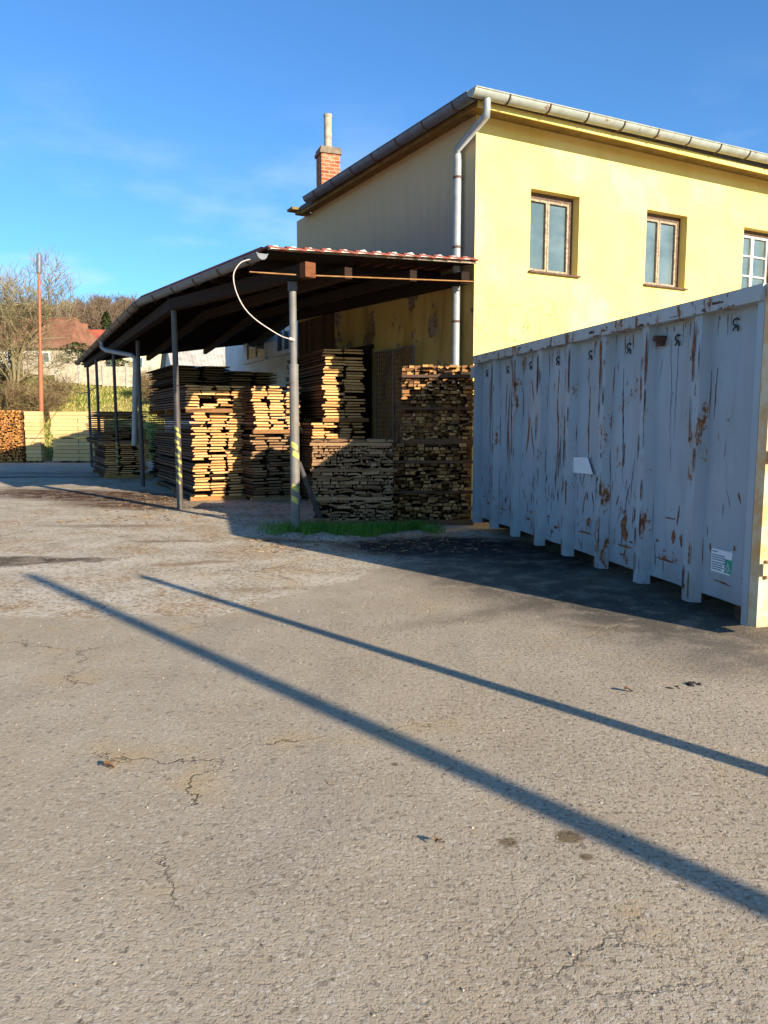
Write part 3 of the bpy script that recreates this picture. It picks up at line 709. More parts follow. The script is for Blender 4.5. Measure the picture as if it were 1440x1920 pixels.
# ------------------------------------------------------------------ lumber stacks
def board_prof(w, h, r):
    k = r.random()
    a, b = r.uniform(0, 0.12)*w, r.uniform(0, 0.12)*w
    if k < 0.55: return [(0, 0), (w, 0), (w-b, h), (a, h)]
    if k < 0.85: return [(a, 0), (w-b, 0), (w, h), (0, h)]
    return [(0, 0), (w*0.5, -0.004), (w, 0), (w-b, h), (w*0.5, h+0.004), (a, h)]
def slab_prof(w, h, r):
    k = r.random()
    if k < 0.45: return [(0, 0), (w, 0), (w-r.uniform(0, .01), h), (r.uniform(0, .01), h)]
    if k < 0.7: return [(0, h*.15), (w*.5, 0), (w, h*.15), (w*.97, h*.5), (w*.75, h*.85), (w*.5, h), (w*.25, h*.85), (w*.03, h*.5)]
    if k < 0.85: n = 6; return [(w*i/n, -0.012*math.sin(math.pi*i/n)*2) for i in range(n+1)]+[(w*(n-i)/n, h*0.55-0.012*math.sin(math.pi*i/n)*2+0.01) for i in range(n+1)]
    n = 6; return [(w*i/n, 0.016*math.sin(math.pi*i/n)) for i in range(n+1)]+[(w*(n-i)/n, h*0.6+0.018*math.sin(math.pi*i/n)) for i in range(n+1)]
def stack(label, loc, az, W_, z0, z1, L, mats, style='board', cols=3, th=0.033, gap=0.030, jx=0.05, jy=0.07, seed=1, group='stacked lumber', miss=0.03, maxp=100, lean=0.0, bearer_in=None, grow=0.0, name='lumber_stack', foot=True, cat='lumber stack'):
    r = random.Random(seed)
    root = empty(name, (loc[0], loc[1], z0), -math.radians(az) if az else 1e-6, label=label, cat=cat, group=group)
    H = z1-z0; z = 0.0
    items = []
    bear = []
    def bearers(zb_, h, n=3, over=0.03):
        for k in range(n):
            y = 0.06+(L-0.16)*k/(n-1)
            bear.append(MB()); bear[-1].box((W_/2+r.uniform(-.03, .03), y-(0.03 if k == 0 else 0), zb_+h/2), W_+over*2+r.uniform(-.05, .08), 0.09, h, None, 0, r.random())
    if foot: bearers(0, 0.085); z = 0.085
    nl = 0
    while z < H-th*0.6:
        if bearer_in and nl and nl % bearer_in == 0:
            bearers(z, 0.045, 2); z += 0.045
        fr = z/H; wl = W_*(1+grow*fr); sh = lean*z+r.uniform(-jx, jx)*0.5
        if style == 'board':
            x = -(wl-W_)/2+sh
            for c_ in range(cols):
                cw = wl/cols; w = cw*r.uniform(0.82, 1.0)
                if r.random() < 0.12: w *= 0.75
                xo = x+c_*cw+r.uniform(-jx, jx)*0.7; y0 = r.uniform(-jy, jy)
                if r.random() < 0.08: y0 += r.uniform(0.05, 0.25)
                if r.random() > miss: items.append((board_prof(w, th*r.uniform(.85, 1.1), r), xo, y0, z+r.uniform(-.003, .006), L+r.uniform(-.12, .05)-y0, r.gauss(0, .006), r.random()))
            z += th+gap*r.uniform(0.75, 1.2)
        else:
            x = sh-jx*0.4; hmax = th*r.uniform(0.8, 1.25)
            while x < wl-0.03:
                w = r.choice([0.055, 0.07, 0.09, 0.11, 0.14]) if style == 'billet' else r.choice([0.04, 0.06, 0.09, 0.12, 0.2, 0.28])
                w *= r.uniform(.85, 1.15); w = min(w, wl-x+0.03)
                h = hmax*(r.uniform(0.72, 1.0) if style == 'billet' else r.uniform(0.86, 1.0)); y0 = r.uniform(-jy, jy)
                if r.random() < (0.18+miss*1.8 if style == 'billet' else 0.10): y0 += r.uniform(0.06, 0.40)
                pr = slab_prof(w-0.006, h, r) if style == 'slab' or r.random() < 0.25 else [(0, 0), (w-.006, 0), (w-.006-r.uniform(0, .008), h), (r.uniform(0, .008), h)]
                if True: items.append((pr, x, y0, z+r.uniform(0, .006), L-r.uniform(0, .1)-y0, r.gauss(0, .035), r.random()))
                x += w*r.uniform(1.0, 1.08)
            z += hmax+gap*r.uniform(0.6, 1.3)
        nl += 1
    items.sort(key=lambda q: q[2])   # those that stand proud at the front first
    rest = MB()
    nm = 'board' if style == 'board' else 'billet'
    for i, (pr, xo, y0, zo, ln, rot, tone) in enumerate(items):
        mbx = MB() if i < maxp else rest
        M4 = Matrix.Translation((xo, 0, zo)) @ Matrix.Rotation(rot, 4, 'Y')
        mbx.prism(pr, y0, y0+ln, 0, 1, tone, M4, (r.uniform(-.03, .03), 0))
        if i < maxp: mbx.build(nm, mats[:2], root)
    if rest.v: tag(rest.build(nm+'s', mats[:2], root), kind='stuff')
    for b_ in bear: b_.build('bearer', M['bearer'] if mats[0] is M['end'] or mats[0] is M['endo'] else mats[0] if mats[0] is M['endg'] else M['side'], root)
    return root
BD = [M['end'], M['side']]; GY = [M['endg'], M['sideg']]; DK = [M['endd'], M['side']]; OR = [M['endo'], M['side']]
# front pair
stack('dark brown billet bundle standing on the ground at the container end', (0.16, 12.30), 0, 1.25, 0, 1.30, 0.95, DK, 'billet', th=0.050, gap=0.004, jx=0.03, jy=0.05, seed=11, miss=0.20, bearer_in=8)
stack('billet bundle with bright sunlit top, stacked highest beside the container', (0.31, 12.32), 0, 1.13, 1.31, 2.56, 0.92, DK, 'billet', th=0.048, gap=0.006, jx=0.045, jy=0.06, seed=12, miss=0.24, bearer_in=9, grow=0.03)
stack('low weathered grey stack of slab offcuts behind the grass strip', (-1.12, 11.97), 0, 1.24, 0, 1.40, 1.0, GY, 'slab', th=0.043, gap=0.003, jx=0.015, jy=0.03, seed=13, miss=0.05, bearer_in=8)
# E: big stack behind the second post
stack('fresh sawn board stack in three columns on the ground beside the striped post', (-4.05, 16.15), -26, 1.12, 0, 1.86, 4.6, BD, 'board', 3, 0.037, 0.022, 0.05, 0.06, 21, foot=True)
stack('wider board bundle resting on top of the three-column stack', (-4.16, 16.10), -26, 1.34, 1.87, 2.47, 4.7, BD, 'board', 4, 0.037, 0.021, 0.05, 0.08, 22)
# D
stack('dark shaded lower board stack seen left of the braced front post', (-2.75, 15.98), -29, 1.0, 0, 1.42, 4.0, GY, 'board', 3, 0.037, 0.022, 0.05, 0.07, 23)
stack('sunlit board bundle on the dark lower stack, partly behind the front post', (-2.68, 15.98), -29, 1.02, 1.43, 2.40, 4.2, BD, 'board', 3, 0.037, 0.020, 0.06, 0.07, 24, grow=0.12)
# C
stack('wide board bundle at the bottom, rising just behind the grey offcut stack', (-1.47, 15.70), -20, 1.16, 0, 1.66, 3.3, BD, 'board', 4, 0.037, 0.020, 0.03, 0.06, 25, maxp=100)
stack('narrow tall board bundle at the top, half sunlit, before the mesh gate', (-1.25, 15.74), -20, 0.95, 1.67, 3.16, 3.3, BD, 'board', 2, 0.037, 0.021, 0.05, 0.06, 26, grow=-0.05)
# far ones
stack('board bundle standing on the ground at the far end of the lean-to', (-8.25, 22.6), -27, 1.30, 0, 1.0, 3.2, BD, 'board', 3, 0.033, 0.032, 0.06, 0.08, 27)
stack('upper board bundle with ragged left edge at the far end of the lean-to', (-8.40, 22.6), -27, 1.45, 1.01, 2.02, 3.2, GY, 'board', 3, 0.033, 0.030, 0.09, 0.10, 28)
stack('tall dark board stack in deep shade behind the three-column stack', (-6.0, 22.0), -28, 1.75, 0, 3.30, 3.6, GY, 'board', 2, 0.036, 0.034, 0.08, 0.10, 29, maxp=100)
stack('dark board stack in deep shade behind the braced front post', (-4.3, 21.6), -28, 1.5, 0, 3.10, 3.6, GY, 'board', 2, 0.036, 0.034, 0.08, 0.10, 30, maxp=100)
# yard stacks at the far left
stack('orange sunlit billet stack at the far left edge of the yard', (-21.5, 39.1), 4, 3.1, -0.37, 2.30, 1.2, OR, 'billet', th=0.072, gap=0.006, jx=0.05, jy=0.08, seed=41, miss=0.06, bearer_in=12, group='yard lumber stacks')
YB = [M['sidey'], M['sidey']]
def plank_stack(label, loc, az, W_, H, D_, seed, ragged=False):
    r = random.Random(seed)
    root = empty('plank_stack', (loc[0], loc[1], gz0(loc[1])), -math.radians(az) or 1e-6, label=label, cat='lumber stack', group='yard lumber stacks')
    z = 0.08; bear = []
    for k in range(3): bear.append(MB()); bear[-1].box((W_*(0.15+0.35*k), D_/2, 0.04), 0.1, D_, 0.08)
    j = 0
    while z < H-0.05:
        h = 0.19*r.uniform(.96, 1.04)
        mbx = MB(); x0 = r.uniform(-.02, .03) - (r.uniform(0.0, 0.10) if ragged else 0)
        mbx.box(((x0+W_)/2+r.uniform(-.01, .01), D_/2+r.uniform(-.015, .015), z+h/2), W_-x0, D_, h-0.016, None, 0, r.random())
        if ragged:
            for q in range(4):
                zz_ = z+0.02+0.034*q; xx = x0-r.uniform(0.0, 0.15); mbx.box(((xx+x0)/2, D_/2-0.02, zz_+.012), x0-xx+.02, D_*0.9, 0.024, None, 1, r.random())
        mbx.build('plank', [M['sidey'], M['side']], root)
        z += h
        if j == 5:
            for k in range(2): bear.append(MB()); bear[-1].box((W_*(0.2+0.6*k), D_/2, z+0.02), 0.1, D_+.02, 0.04)
            z += 0.04
        j += 1
    for b_ in bear: b_.build('bearer', M['bearer'], root)
    if ragged:
        mbx = MB(); x = W_*0.62
        for a, b in (((x, -.006, .05), (x, -.006, z)), ((x, -.006, z+.004), (x, D_+.006, z+.004))): mbx.bar(a, b, 0.02, 0.004, Vector((0, 1, 0)) if a[2] != b[2] else UP)
        mbx.build('strap', M['black'], root)
plank_stack('narrow pale plank stack between the billets and the strapped planks', (-18.28, 39.0), 0, 0.79, 2.55, 0.45, 51)
plank_stack('pale yellow plank stack bound with a dark strap, in the far yard', (-16.85, 39.0), 2, 2.12, 2.52, 1.3, 52, True)

# ------------------------------------------------------------------ skip container
CN = Vector((2.823, 5.778, 0)); CA = azv(-13); CO = azv(-103); CL = 6.30; CW = 2.36; CZ0, CZ1 = 0.19, 2.67
cont = empty('skip_container', CN, label='large blue-grey steel roll-off container with rust scratches standing on the right', cat='container')
pt = lambda t, z, d=0.0: CN+CA*t+UP*z+CO*d
cax = (CA, CO, UP)
PD = -0.085        # side sheet lies this far behind the ribs' faces
mb = MB(); r = random.Random(5)
nt_, nz_ = 64, 20
V = [pt(CL*i/nt_, CZ0+(CZ1-CZ0)*j/nz_, PD+0.015*math.sin(i*0.9)*math.sin(j*0.33+i*.2)+0.004*math.sin(i*2.1+j)) for j in range(nz_+1) for i in range(nt_+1)]
mb.add(V, [(j*(nt_+1)+i+1, j*(nt_+1)+i, (j+1)*(nt_+1)+i, (j+1)*(nt_+1)+i+1) for j in range(nz_) for i in range(nt_)], 0, 0.5, True)
def pz(t, z):
    i = t/CL*nt_; j = (z-CZ0)/(CZ1-CZ0)*nz_
    return PD+0.015*math.sin(i*0.9)*math.sin(j*0.33+i*.2)+0.004*math.sin(i*2.1+j)
def scratch(t, z, L, w, slope=0.0, mi=1):
    n = max(4, int(L/0.05)); V = []; x = t; ph = r.uniform(0, 6)
    for k in range(n+1):
        u = k/n; zq = z-L*u; x += slope*L/n+r.uniform(-.006, .006); ww = w*(0.25+0.75*math.sin(math.pi*min(1, u*1.05+.02))**0.6)*r.uniform(.45, 1.25)*0.5
        V += [pt(x-ww, zq, pz(x-ww, zq)+.0035), pt(x+ww, zq, pz(x+ww, zq)+.0035)]
    mb.add(V, [(2*k, 2*k+1, 2*k+3, 2*k+2) for k in range(n)], mi)
def blotch(t, z, a, b, mi=1):
    n = 14; V = [pt(t, z, pz(t, z)+.004)]
    for k in range(n):
        an = 2*math.pi*k/n; q = r.uniform(.55, 1.15); tt, z2 = t+a*q*math.cos(an), z+b*q*math.sin(an)
        V.append(pt(tt, z2, pz(tt, z2)+.004))
    mb.add(V, [(0, 1+k, 1+(k+1) % n) for k in range(n)], mi)
ribs = [0.80+0.79*k for k in range(7)]
bays = [(0.12, 0.68)]+[(ribs[k]+.14, ribs[k]+.65) for k in range(7)]
# the long scrapes seen on the photo
for t, z, L, w, s_ in [(2.80, 2.05, 0.80, .030, -.02), (2.84, 2.25, .25, .012, 0), (3.62, 1.95, 1.15, .038, -.06), (3.56, 2.28, .30, .03, .12), (3.48, 1.5, .5, .02, .06), (3.52, 1.35, .35, .014, 0),
                       (4.32, 2.20, .30, .022, -.15), (4.40, 1.72, .45, .04, .18), (4.36, 1.6, .4, .025, -.22), (4.44, 1.9, .5, .014, .02), (5.10, 2.05, .95, .05, .07), (5.18, 2.2, .7, .022, .16), (5.02, 2.1, .8, .02, -.04), (5.12, 1.6, .5, .04, -.1),
                       (5.78, 2.45, 1.2, .035, .03), (5.86, 2.3, 1.0, .02, .0), (5.74, 1.9, .7, .02, .05), (2.12, 2.2, 1.2, .016, -.05), (2.03, 1.45, .25, .03, .02), (1.22, 2.45, .95, .008, .0), (1.30, 2.4, .9, .006, -.04), (1.95, 1.0, .3, .012, .0), (1.86, 1.3, .4, .012, 0.02), (0.62, 2.1, .42, .014, .01)]:
    scratch(t, z, L, w, s_, 1 if w > .02 else 2)
for (a, b) in bays:
    nb = 15 if a > 1.4 else 5
    for k in range(nb): scratch(r.uniform(a, b), r.uniform(0.35, 1.15), r.uniform(.04, .2), r.uniform(.008, .022), r.uniform(-.5, .5), r.choice((1, 1, 2)))
    for k in range(4 if a > 2 else 2): scratch(r.uniform(a, b), r.uniform(1.2, 2.45), r.uniform(.04, .3), r.uniform(.004, .012), r.uniform(-.2, .2), r.choice((1, 2)))
    for k in range(5): scratch(r.uniform(a, b), 2.53, r.uniform(.03, .22), r.uniform(.006, .016), 0, r.choice((1, 2)))
    for k in range(3): blotch(r.uniform(a, b), r.uniform(.28, .55), r.uniform(.015, .06), r.uniform(.008, .02), 1)
for t0 in ribs:
    for e in (-.093, .093):
        z = 2.5
        while z > .3:
            L = r.uniform(.05, .45)
            if r.random() < .55: scratch(t0+e+r.uniform(-.006, .006), z, min(L, z-.22), r.uniform(.008, .024), 0, r.choice((1, 1, 2)))
            z -= L+r.uniform(.02, .25)
for t, z, a, b in [(1.98, .60, .085, .13), (1.92, .52, .04, .07), (1.13, .62, .035, .065), (1.02, .60, .022, .06), (0.52, .58, .02, .04), (0.62, .60, .013, .04), (5.0, .95, .03, .06), (3.9, .8, .05, .05), (2.75, .55, .04, .06), (1.24, .38, .18, .014), (0.45, .33, .15, .010), (1.95, .40, .16, .012), (2.8, .42, .2, .012), (1.18, .78, .10, .008), (0.30, .64, .02, .03)]:
    blotch(t, z, a, b)
mb.build('side_panel', [M['paint'], M['rust'], M['rustd']], cont)
# other sides, floor
mb = MB()
far = -CW
mb.add([pt(0, CZ0, far), pt(CL, CZ0, far), pt(CL, CZ1, far), pt(0, CZ1, far)], [(0, 1, 2, 3)])
mb.add([pt(CL, CZ0, PD), pt(CL, CZ0, far), pt(CL, CZ1, far), pt(CL, CZ1, PD)], [(3, 2, 1, 0)])
mb.add([pt(0, CZ0, PD), pt(CL, CZ0, PD), pt(CL, CZ0, far), pt(0, CZ0, far)], [(0, 1, 2, 3)])
mb.add([pt(0, CZ0+.05, PD-.02), pt(CL, CZ0+.05, PD-.02), pt(CL, CZ0+.05, far+.02), pt(0, CZ0+.05, far+.02)], [(3, 2, 1, 0)])
mb.build('shell', M['paint'], cont)
# ribs: pressed channels with sloping flanks that run below the floor
for k, t in enumerate(ribs):
    mb = MB(); w0, w1 = 0.088, 0.052; zb0, zt0 = 0.10, CZ1-0.12
    base = [pt(t-w0, 0, PD-.01), pt(t-w1, 0, 0), pt(t+w1, 0, 0), pt(t+w0, 0, PD-.01)]
    lo = [q+UP*zb0 for q in base]; hi = [q+UP*zt0 for q in base]
    nseg = 14; VV = []
    for j in range(nseg+1):
        z = zb0+(zt0-zb0)*j/nseg; dn = 0.006*math.sin(j*1.7+k*2.1)
        VV += [q+UP*z+CO*(dn if i in (1, 2) else 0) for i, q in enumerate(base)]
    mb.add(VV, [(4*j+i+1, 4*j+i, 4*j+4+i, 4*j+5+i) for j in range(nseg) for i in range(3)])
    mb.add(lo, [(3, 2, 1, 0)]); mb.add(hi, [(0, 1, 2, 3)])
    # scraped paint on the proud face and edges
    for q in range(18 if k > 0 else 11):
        z = r.uniform(0.15, 2.5); L = r.uniform(.04, .3) if q else 0.5; e = r.choice((-1, 1)); w = r.uniform(.008, .026)
        if q == 0: z = 2.5; e = -1 if k % 2 else 1; w = .035
        if z-L < zb0: L = z-zb0
        a = t+e*(w1-w*0.5-.003)
        n = 7; V = []
        for j in range(n+1):
            u = j/n; ww = w*(0.3+.7*math.sin(math.pi*u)**.5)*r.uniform(.5, 1.2)*.5
            V += [pt(a-ww, z-L*u, .0105), pt(a+ww, z-L*u, .0105)]
        mb.add(V, [(2*j, 2*j+1, 2*j+3, 2*j+2) for j in range(n)], r.choice((1, 2)))
        if e > 0: pass
    mb.build('rib', [M['paintrib'], M['rust'], M['rustd']], cont)
# top rail, bottom lip, end posts
mb = MB(); mb.box(pt(CL/2, CZ1-0.06, -0.03), CL+0.02, 0.14, 0.12, cax)
for k in range(34):
    t = r.uniform(.1, CL-.1); L = r.uniform(.02, .14); z = CZ1-.12 if r.random() < .6 else r.uniform(CZ1-.11, CZ1-.02)
    h = r.uniform(.01, .035); n = 6; V = []
    for j in range(n+1):
        tt = t+L*j/n; V += [pt(tt, max(z-.0, CZ1-.119), .0425), pt(tt, min(max(z, CZ1-.119)+h*r.uniform(.2, 1), CZ1-.002), .0425)]
    mb.add(V, [(2*j, 2*j+1, 2*j+3, 2*j+2) for j in range(n)], r.choice((1, 1, 2)))
mb.build('top_rail', [M['paintrail'], M['rust'], M['rustd']], cont)
mb = MB(); mb.box(pt(CL/2, CZ1-0.06, -CW+.03), CL+0.02, 0.14, 0.12, cax); mb.build('top_rail', M['paintrail'], cont)
mb = MB(); mb.box(pt(0.035, (CZ1+.02-.12)/2+.04, -0.055), 0.07, 0.13, CZ1-.12-.06, cax); mb.build('corner_post', M['paintrib'], cont)
mb = MB(); mb.box(pt(CL-.05, (CZ1-.12+.10)/2, -0.05), 0.12, 0.13, CZ1-.22, cax); mb.box(pt(CL-.02, CZ1-.25, 0.03), .16, .05, .16, cax); mb.build('corner_post', M['paintrib'], cont)
# near end: door leaf with posts, sunlit
mb = MB()
mb.box(pt(-0.055, (CZ1+.10)/2, -0.07), 0.10, 0.16, CZ1-.10, cax); mb.build('door_post', M['paintend'], cont)
mb = MB(); mb.box(pt(-0.055, (CZ1+.10)/2, -CW+.07), 0.10, 0.16, CZ1-.10, cax)
mb.build('door_post', M['paintend'], cont)
mb = MB()
mb.box(pt(-0.035, 1.40, -CW/2), 0.05, CW-.32, 2.40, cax)
for k in range(5): mb.box(pt(-0.075, 1.40, -.35-k*(CW-.7)/4), 0.05, 0.10, 2.36, cax)
mb.box(pt(-0.08, 0.22, -CW/2), 0.07, CW-.32, 0.10, cax)
dr = mb.build('door', M['paintend'], cont)
for z in (0.55, 1.4, 2.2):
    mb = MB(); mb.box(pt(-0.12, z, -0.10), 0.03, 0.20, 0.09, cax); mb.tube([pt(-.12, z-.07, -.05), pt(-.12, z+.07, -.05)], .02, 8); mb.build('hinge', M['paintend'], dr)
# skids and rollers under the floor
for d in (-0.62, -CW+.62):
    mb = MB(); mb.box(pt(CL/2, 0.105, d), CL-.1, 0.09, 0.17, cax); mb.build('skid', M['rustd'], cont)
mb = MB()
for t in ribs+[0.1, CL-.1]: mb.box(pt(t, 0.145, -CW/2), 0.08, CW-.25, 0.08, cax)
mb.build('cross_member', M['rustd'], cont)
for d in (-0.32, -CW+.32):
    mb = MB(); mb.tube([pt(0.35, 0.10, d-.10), pt(0.35, 0.10, d+.10)], 0.10, 18); mb.build('roller', M['rustd'], cont)
# tarpaulin hooks: bent rod, one per bay
for a, b in bays:
    t = (a+b)/2+0.02; z = 2.38 if a > .2 else 2.42; s_ = 0.046; d = pz(t, z)+.016
    mb = MB()
    mb.tube([pt(t-s_*.8, z+s_*.9, d), pt(t-s_*.2, z+s_*1.25, d), pt(t+s_*.55, z+s_*.9, d), pt(t+s_*.5, z+s_*.2, d), pt(t-s_*.15, z, d), pt(t-s_*.45, z-s_*.1, d), pt(t+s_*.2, z-s_*.35, d), pt(t+s_*.55, z-s_*.8, d)][::-1], 0.0068, 6)
    mb.tube([pt(t-s_*.15, z, d), pt(t-s_*.7, z-s_*.35, d), pt(t-s_*.8, z-s_*1.0, d)], 0.0068, 6)
    mb.tube([pt(t, z, d), pt(t, z, d-.03)], 0.008, 6)
    mb.build('tarp_hook', M['blackpaint'], cont)
# lifting lug near the third bay
mb = MB(); mb.box(pt(1.42, 2.40, -.05), 0.07, 0.05, 0.09, cax); mb.tube([pt(1.40, 2.42, -.1), pt(1.40, 2.42, .03)], .028, 10); mb.build('lug', M['rustd'], cont)
# paper sheet
t = 2.88; d = pz(2.88, 1.2)+.012
mb = MB(); f4 = [pt(t+.26, 1.26, d), pt(t-.12, 1.27, d), pt(t-.25, 1.09, d), pt(t+.26, 1.08, d)]
mb.add(f4+[q-CO*.003 for q in f4], [(3, 2, 1, 0), (0, 1, 5, 4), (1, 2, 6, 5), (2, 3, 7, 6), (3, 0, 4, 7)]); mb.build('paper_notice', M['paper'], cont)
# sticker with print and green emblem
K = 1.35; t, z = 0.455, 0.505; d = pz(t, z)+.012; e = d+.003
def sq(a, b, w, h, mbx): mbx.box(pt(t-a*K, z+b*K, e), w*K, .003, h*K, cax)      # a to the right, b up
mb = MB(); mb.box(pt(t, z, d), 0.215*K, 0.004, 0.155*K, cax); stk = mb.build('sticker', [M['paper']], cont)
mb = MB()
for a in (.104, -.104): sq(a, 0, .003, .15, mb)
for b in (.0735, -.0735): sq(0, b, .211, .003, mb)
for b, w in ((.056, .05), (.034, .12), (.020, .125), (.006, .115), (-.012, .12), (-.026, .10), (-.040, .11), (-.054, .09)): sq(-.092+w/2, b, w, .0065, mb)
mb.build('print', M['print'], stk)
mb = MB(); sq(.062, -.02, .066, .085, mb); mb.build('emblem', M['green'], stk)
mb = MB(); ctr = lambda a, b: pt(t-(.062+a)*K, z+(-.02+b)*K, e+.004)
for tri in ([(-.024, -.028), (-.012, -.028), (0, .006), (0, .030)], [(.024, -.028), (.012, -.028), (0, .006), (0, .030)], [(-.010, -.034), (.010, -.034), (0.002, -.014), (-.002, -.014)]):
    V = [ctr(*q) for q in tri]; mb.add(V, [(0, 1, 2, 3), (3, 2, 1, 0)])
mb.build('emblem_sign', M['paper'], stk)

# ------------------------------------------------------------------ ground details
def blades(name, mat, n, pos, hmin, hmax, w, seed, kind='stuff', lean=0.6):
    r = random.Random(seed); mb = MB()
    for k in range(n):
        p = pos(r)
        if p is None: continue
        x, y, z = p; h = r.uniform(hmin, hmax); a = r.uniform(0, 2*math.pi); dx, dy = math.cos(a), math.sin(a); ln = r.uniform(.1, lean)*h; b = r.uniform(0, 6.28)
        wx, wy = math.cos(b)*w*.5, math.sin(b)*w*.5
        mb.add([(x-wx, y-wy, z), (x+wx, y+wy, z), (x+wx*.7+dx*ln*.4, y+wy*.7+dy*ln*.4, z+h*.6), (x-wx*.7+dx*ln*.4, y-wy*.7+dy*ln*.4, z+h*.6), (x+dx*ln, y+dy*ln, z+h)],
               [(0, 1, 2, 3), (3, 2, 4)], 0, r.random())
    return tag(mb.build(name, mat), kind=kind)
def gpos(r):
    x = r.uniform(-1.95, 1.0)
    if x > .45 and r.random() < (x-.45)/.5: return None
    yb = 11.93 if x > -1.15 else 12.1
    yf = 11.15 + (0.25 if x < -1.2 else 0) + 0.18*math.sin(x*5)+0.12*math.sin(x*13+1)+(0.35 if x > 0.2 else 0)
    y = r.uniform(yf, yb)
    if x < -1.2 and r.random() < (-1.2-x)/0.8: return None
    if math.sin(x*11+y*7)*math.sin(x*4.3-y*9) < -0.55 and r.random() < .8: return None
    return (x, y, 0)
blades('grass', M['blade'], 8000, gpos, 0.03, 0.17, 0.008, 61, lean=0.9)
def fpos(r):
    y = 42.2+20*r.random()**1.3; x = r.uniform(-.56, -.20)*y+r.uniform(-1, 1); return (x, y, tz(x, y)-.02)
blades('field_grass', M['straw'], 16000, fpos, 0.08, 0.30, 0.06, 62, lean=0.9)
# small debris lying on the asphalt
def clod(px, py, s, lab, mat, name='dirt_clod', cat='clod', grp=None, seed=1):
    r = random.Random(seed); p = atZ(px, py); mb = MB()
    for k in range(5):
        c = p+Vector((r.uniform(-1, 1)*s, r.uniform(-.6, .6)*s, 0)); n = 7; rr = s*r.uniform(.25, .55); V = [c+Vector((0, 0, rr*r.uniform(.5, .9)))]
        for ring, (q, z) in enumerate(((.6, .45), (1, 0.0))):
            for j in range(n):
                an = 2*math.pi*j/n; u = r.uniform(.7, 1.25); V.append(c+Vector((math.cos(an)*rr*q*u, math.sin(an)*rr*q*u, rr*z*r.uniform(.6, 1.1))))
        fs = [(0, 1+j, 1+(j+1) % n) for j in range(n)]+[(1+j, 1+n+j, 1+n+(j+1) % n, 1+(j+1) % n) for j in range(n)]
        mb.add(V, fs, 0, .5)
    return tag(mb.build(name, mat, None, tuple(p)), lab, cat, grp)
M['soil'] = mat_plain('black_soil', (0.035, 0.028, 0.022), .95, .4, 40)
M['leaf'] = mat_plain('dry_leaf', (0.15, 0.075, 0.03), .85, .4, 30)
clod(1299, 1283, .05, 'larger black dirt clod on the asphalt before the container end', M['soil'], seed=3)
clod(1262, 1289, .035, 'smaller black dirt clod left of the larger clod', M['soil'], seed=4)
def leaf(px, py, s, ang, lab, seed, stem=False):
    r = random.Random(seed); p = atZ(px, py); mb = MB(); n = 7; a = math.radians(ang); ux, uy = math.cos(a), math.sin(a); V = []
    for k in range(n+1):
        u = k/n; w = s*.38*math.sin(math.pi*u)**.7; z = .006+.018*math.sin(u*3.1+r.random()); x = (u-.5)*s
        for q in (-1, 0, 1): V.append(p+Vector((ux*x-uy*w*q, uy*x+ux*w*q, z+(0.010 if q else 0))))
    mb.add(V, [(3*k+q, 3*k+q+1, 3*k+q+4, 3*k+q+3) for k in range(n) for q in (0, 1)], 0, .5)
    if stem:
        for d_, L in (((.3, .9), .075), ((-.8, .5), .05), ((.7, -.6), .045)): mb.tube([p+Vector((0, 0, .008)), p+Vector((d_[0]*L*.5, d_[1]*L*.5, .02)), p+Vector((d_[0]*L, d_[1]*L, .012))], [.003, .0025, .0015], 5)
    o = mb.build('dry_leaf', M['leaf'], None, tuple(p)); tag(o, lab, 'leaf', 'dry leaves on the asphalt')
leaf(204, 1441, .055, 20, 'curled brown leaf with forked twig alone on the left foreground asphalt', 1, True)
leaf(1178, 1298, .06, 5, 'small brown leaf left of the black dirt clods', 2)
leaf(820, 1585, .04, 60, 'tiny dry leaf on the asphalt above the damp spots', 3)
def pebbles():
    r = random.Random(91); mb = MB()
    for k in range(1900):
        y = 1.5+16*r.random()**1.5; x = r.uniform(-.62, .62)*y
        if r.random() < .5: x = -abs(x); y = max(y, 5+r.random()*8)
        s_ = r.uniform(.002, .006)*(1+.10*y); a = r.uniform(0, 6.28); c, q = math.cos(a), math.sin(a)
        pr = [(1, 0), (.3, .9), (-.8, .6), (-.9, -.5), (.2, -.8)]; V = [(x+(u*c-v*q)*s_*r.uniform(.8, 1.3), y+(u*q+v*c)*s_, 0) for u, v in pr]
        V += [(x+(u*c-v*q)*s_*.55, y+(u*q+v*c)*s_*.55, s_*r.uniform(.5, .9)) for u, v in pr]
        mb.add(V, [(i, (i+1) % 5, 5+(i+1) % 5, 5+i) for i in range(5)]+[(5, 6, 7, 8, 9)], 0, r.random())
    tag(mb.build('gravel', M['pebble']), kind='stuff')
M['pebble'] = mat_blade('loose_grit', (0.10, 0.08, 0.06), (0.36, 0.30, 0.22))
pebbles()
def chips():
    r = random.Random(93); mb = MB()
    for k in range(900):
        q = r.random()
        if q < .4: x, y = r.uniform(-1.9, 1.5), r.uniform(9.6, 11.6)
        elif q < .75: x, y = r.uniform(-5.5, -1.2), r.uniform(12.5, 16.0)
        else: y = r.uniform(15, 23); x = -3.6-.5*(y-14.5)+r.uniform(-1.2, .8)
        L, w, a = r.uniform(.02, .09), r.uniform(.006, .018), r.uniform(0, 6.28); u = Vector((math.cos(a), math.sin(a), r.uniform(-.08, .08))); v = Vector((-u.y, u.x, 0))
        mb.box(Vector((x, y, .012)), L, w, .006, (u, v, UP), 0, r.random())
    tag(mb.build('debris', M['chip']), kind='stuff')
M['chip'] = mat_blade('bark_and_chips', (0.06, 0.035, 0.02), (0.42, 0.27, 0.13))
chips()
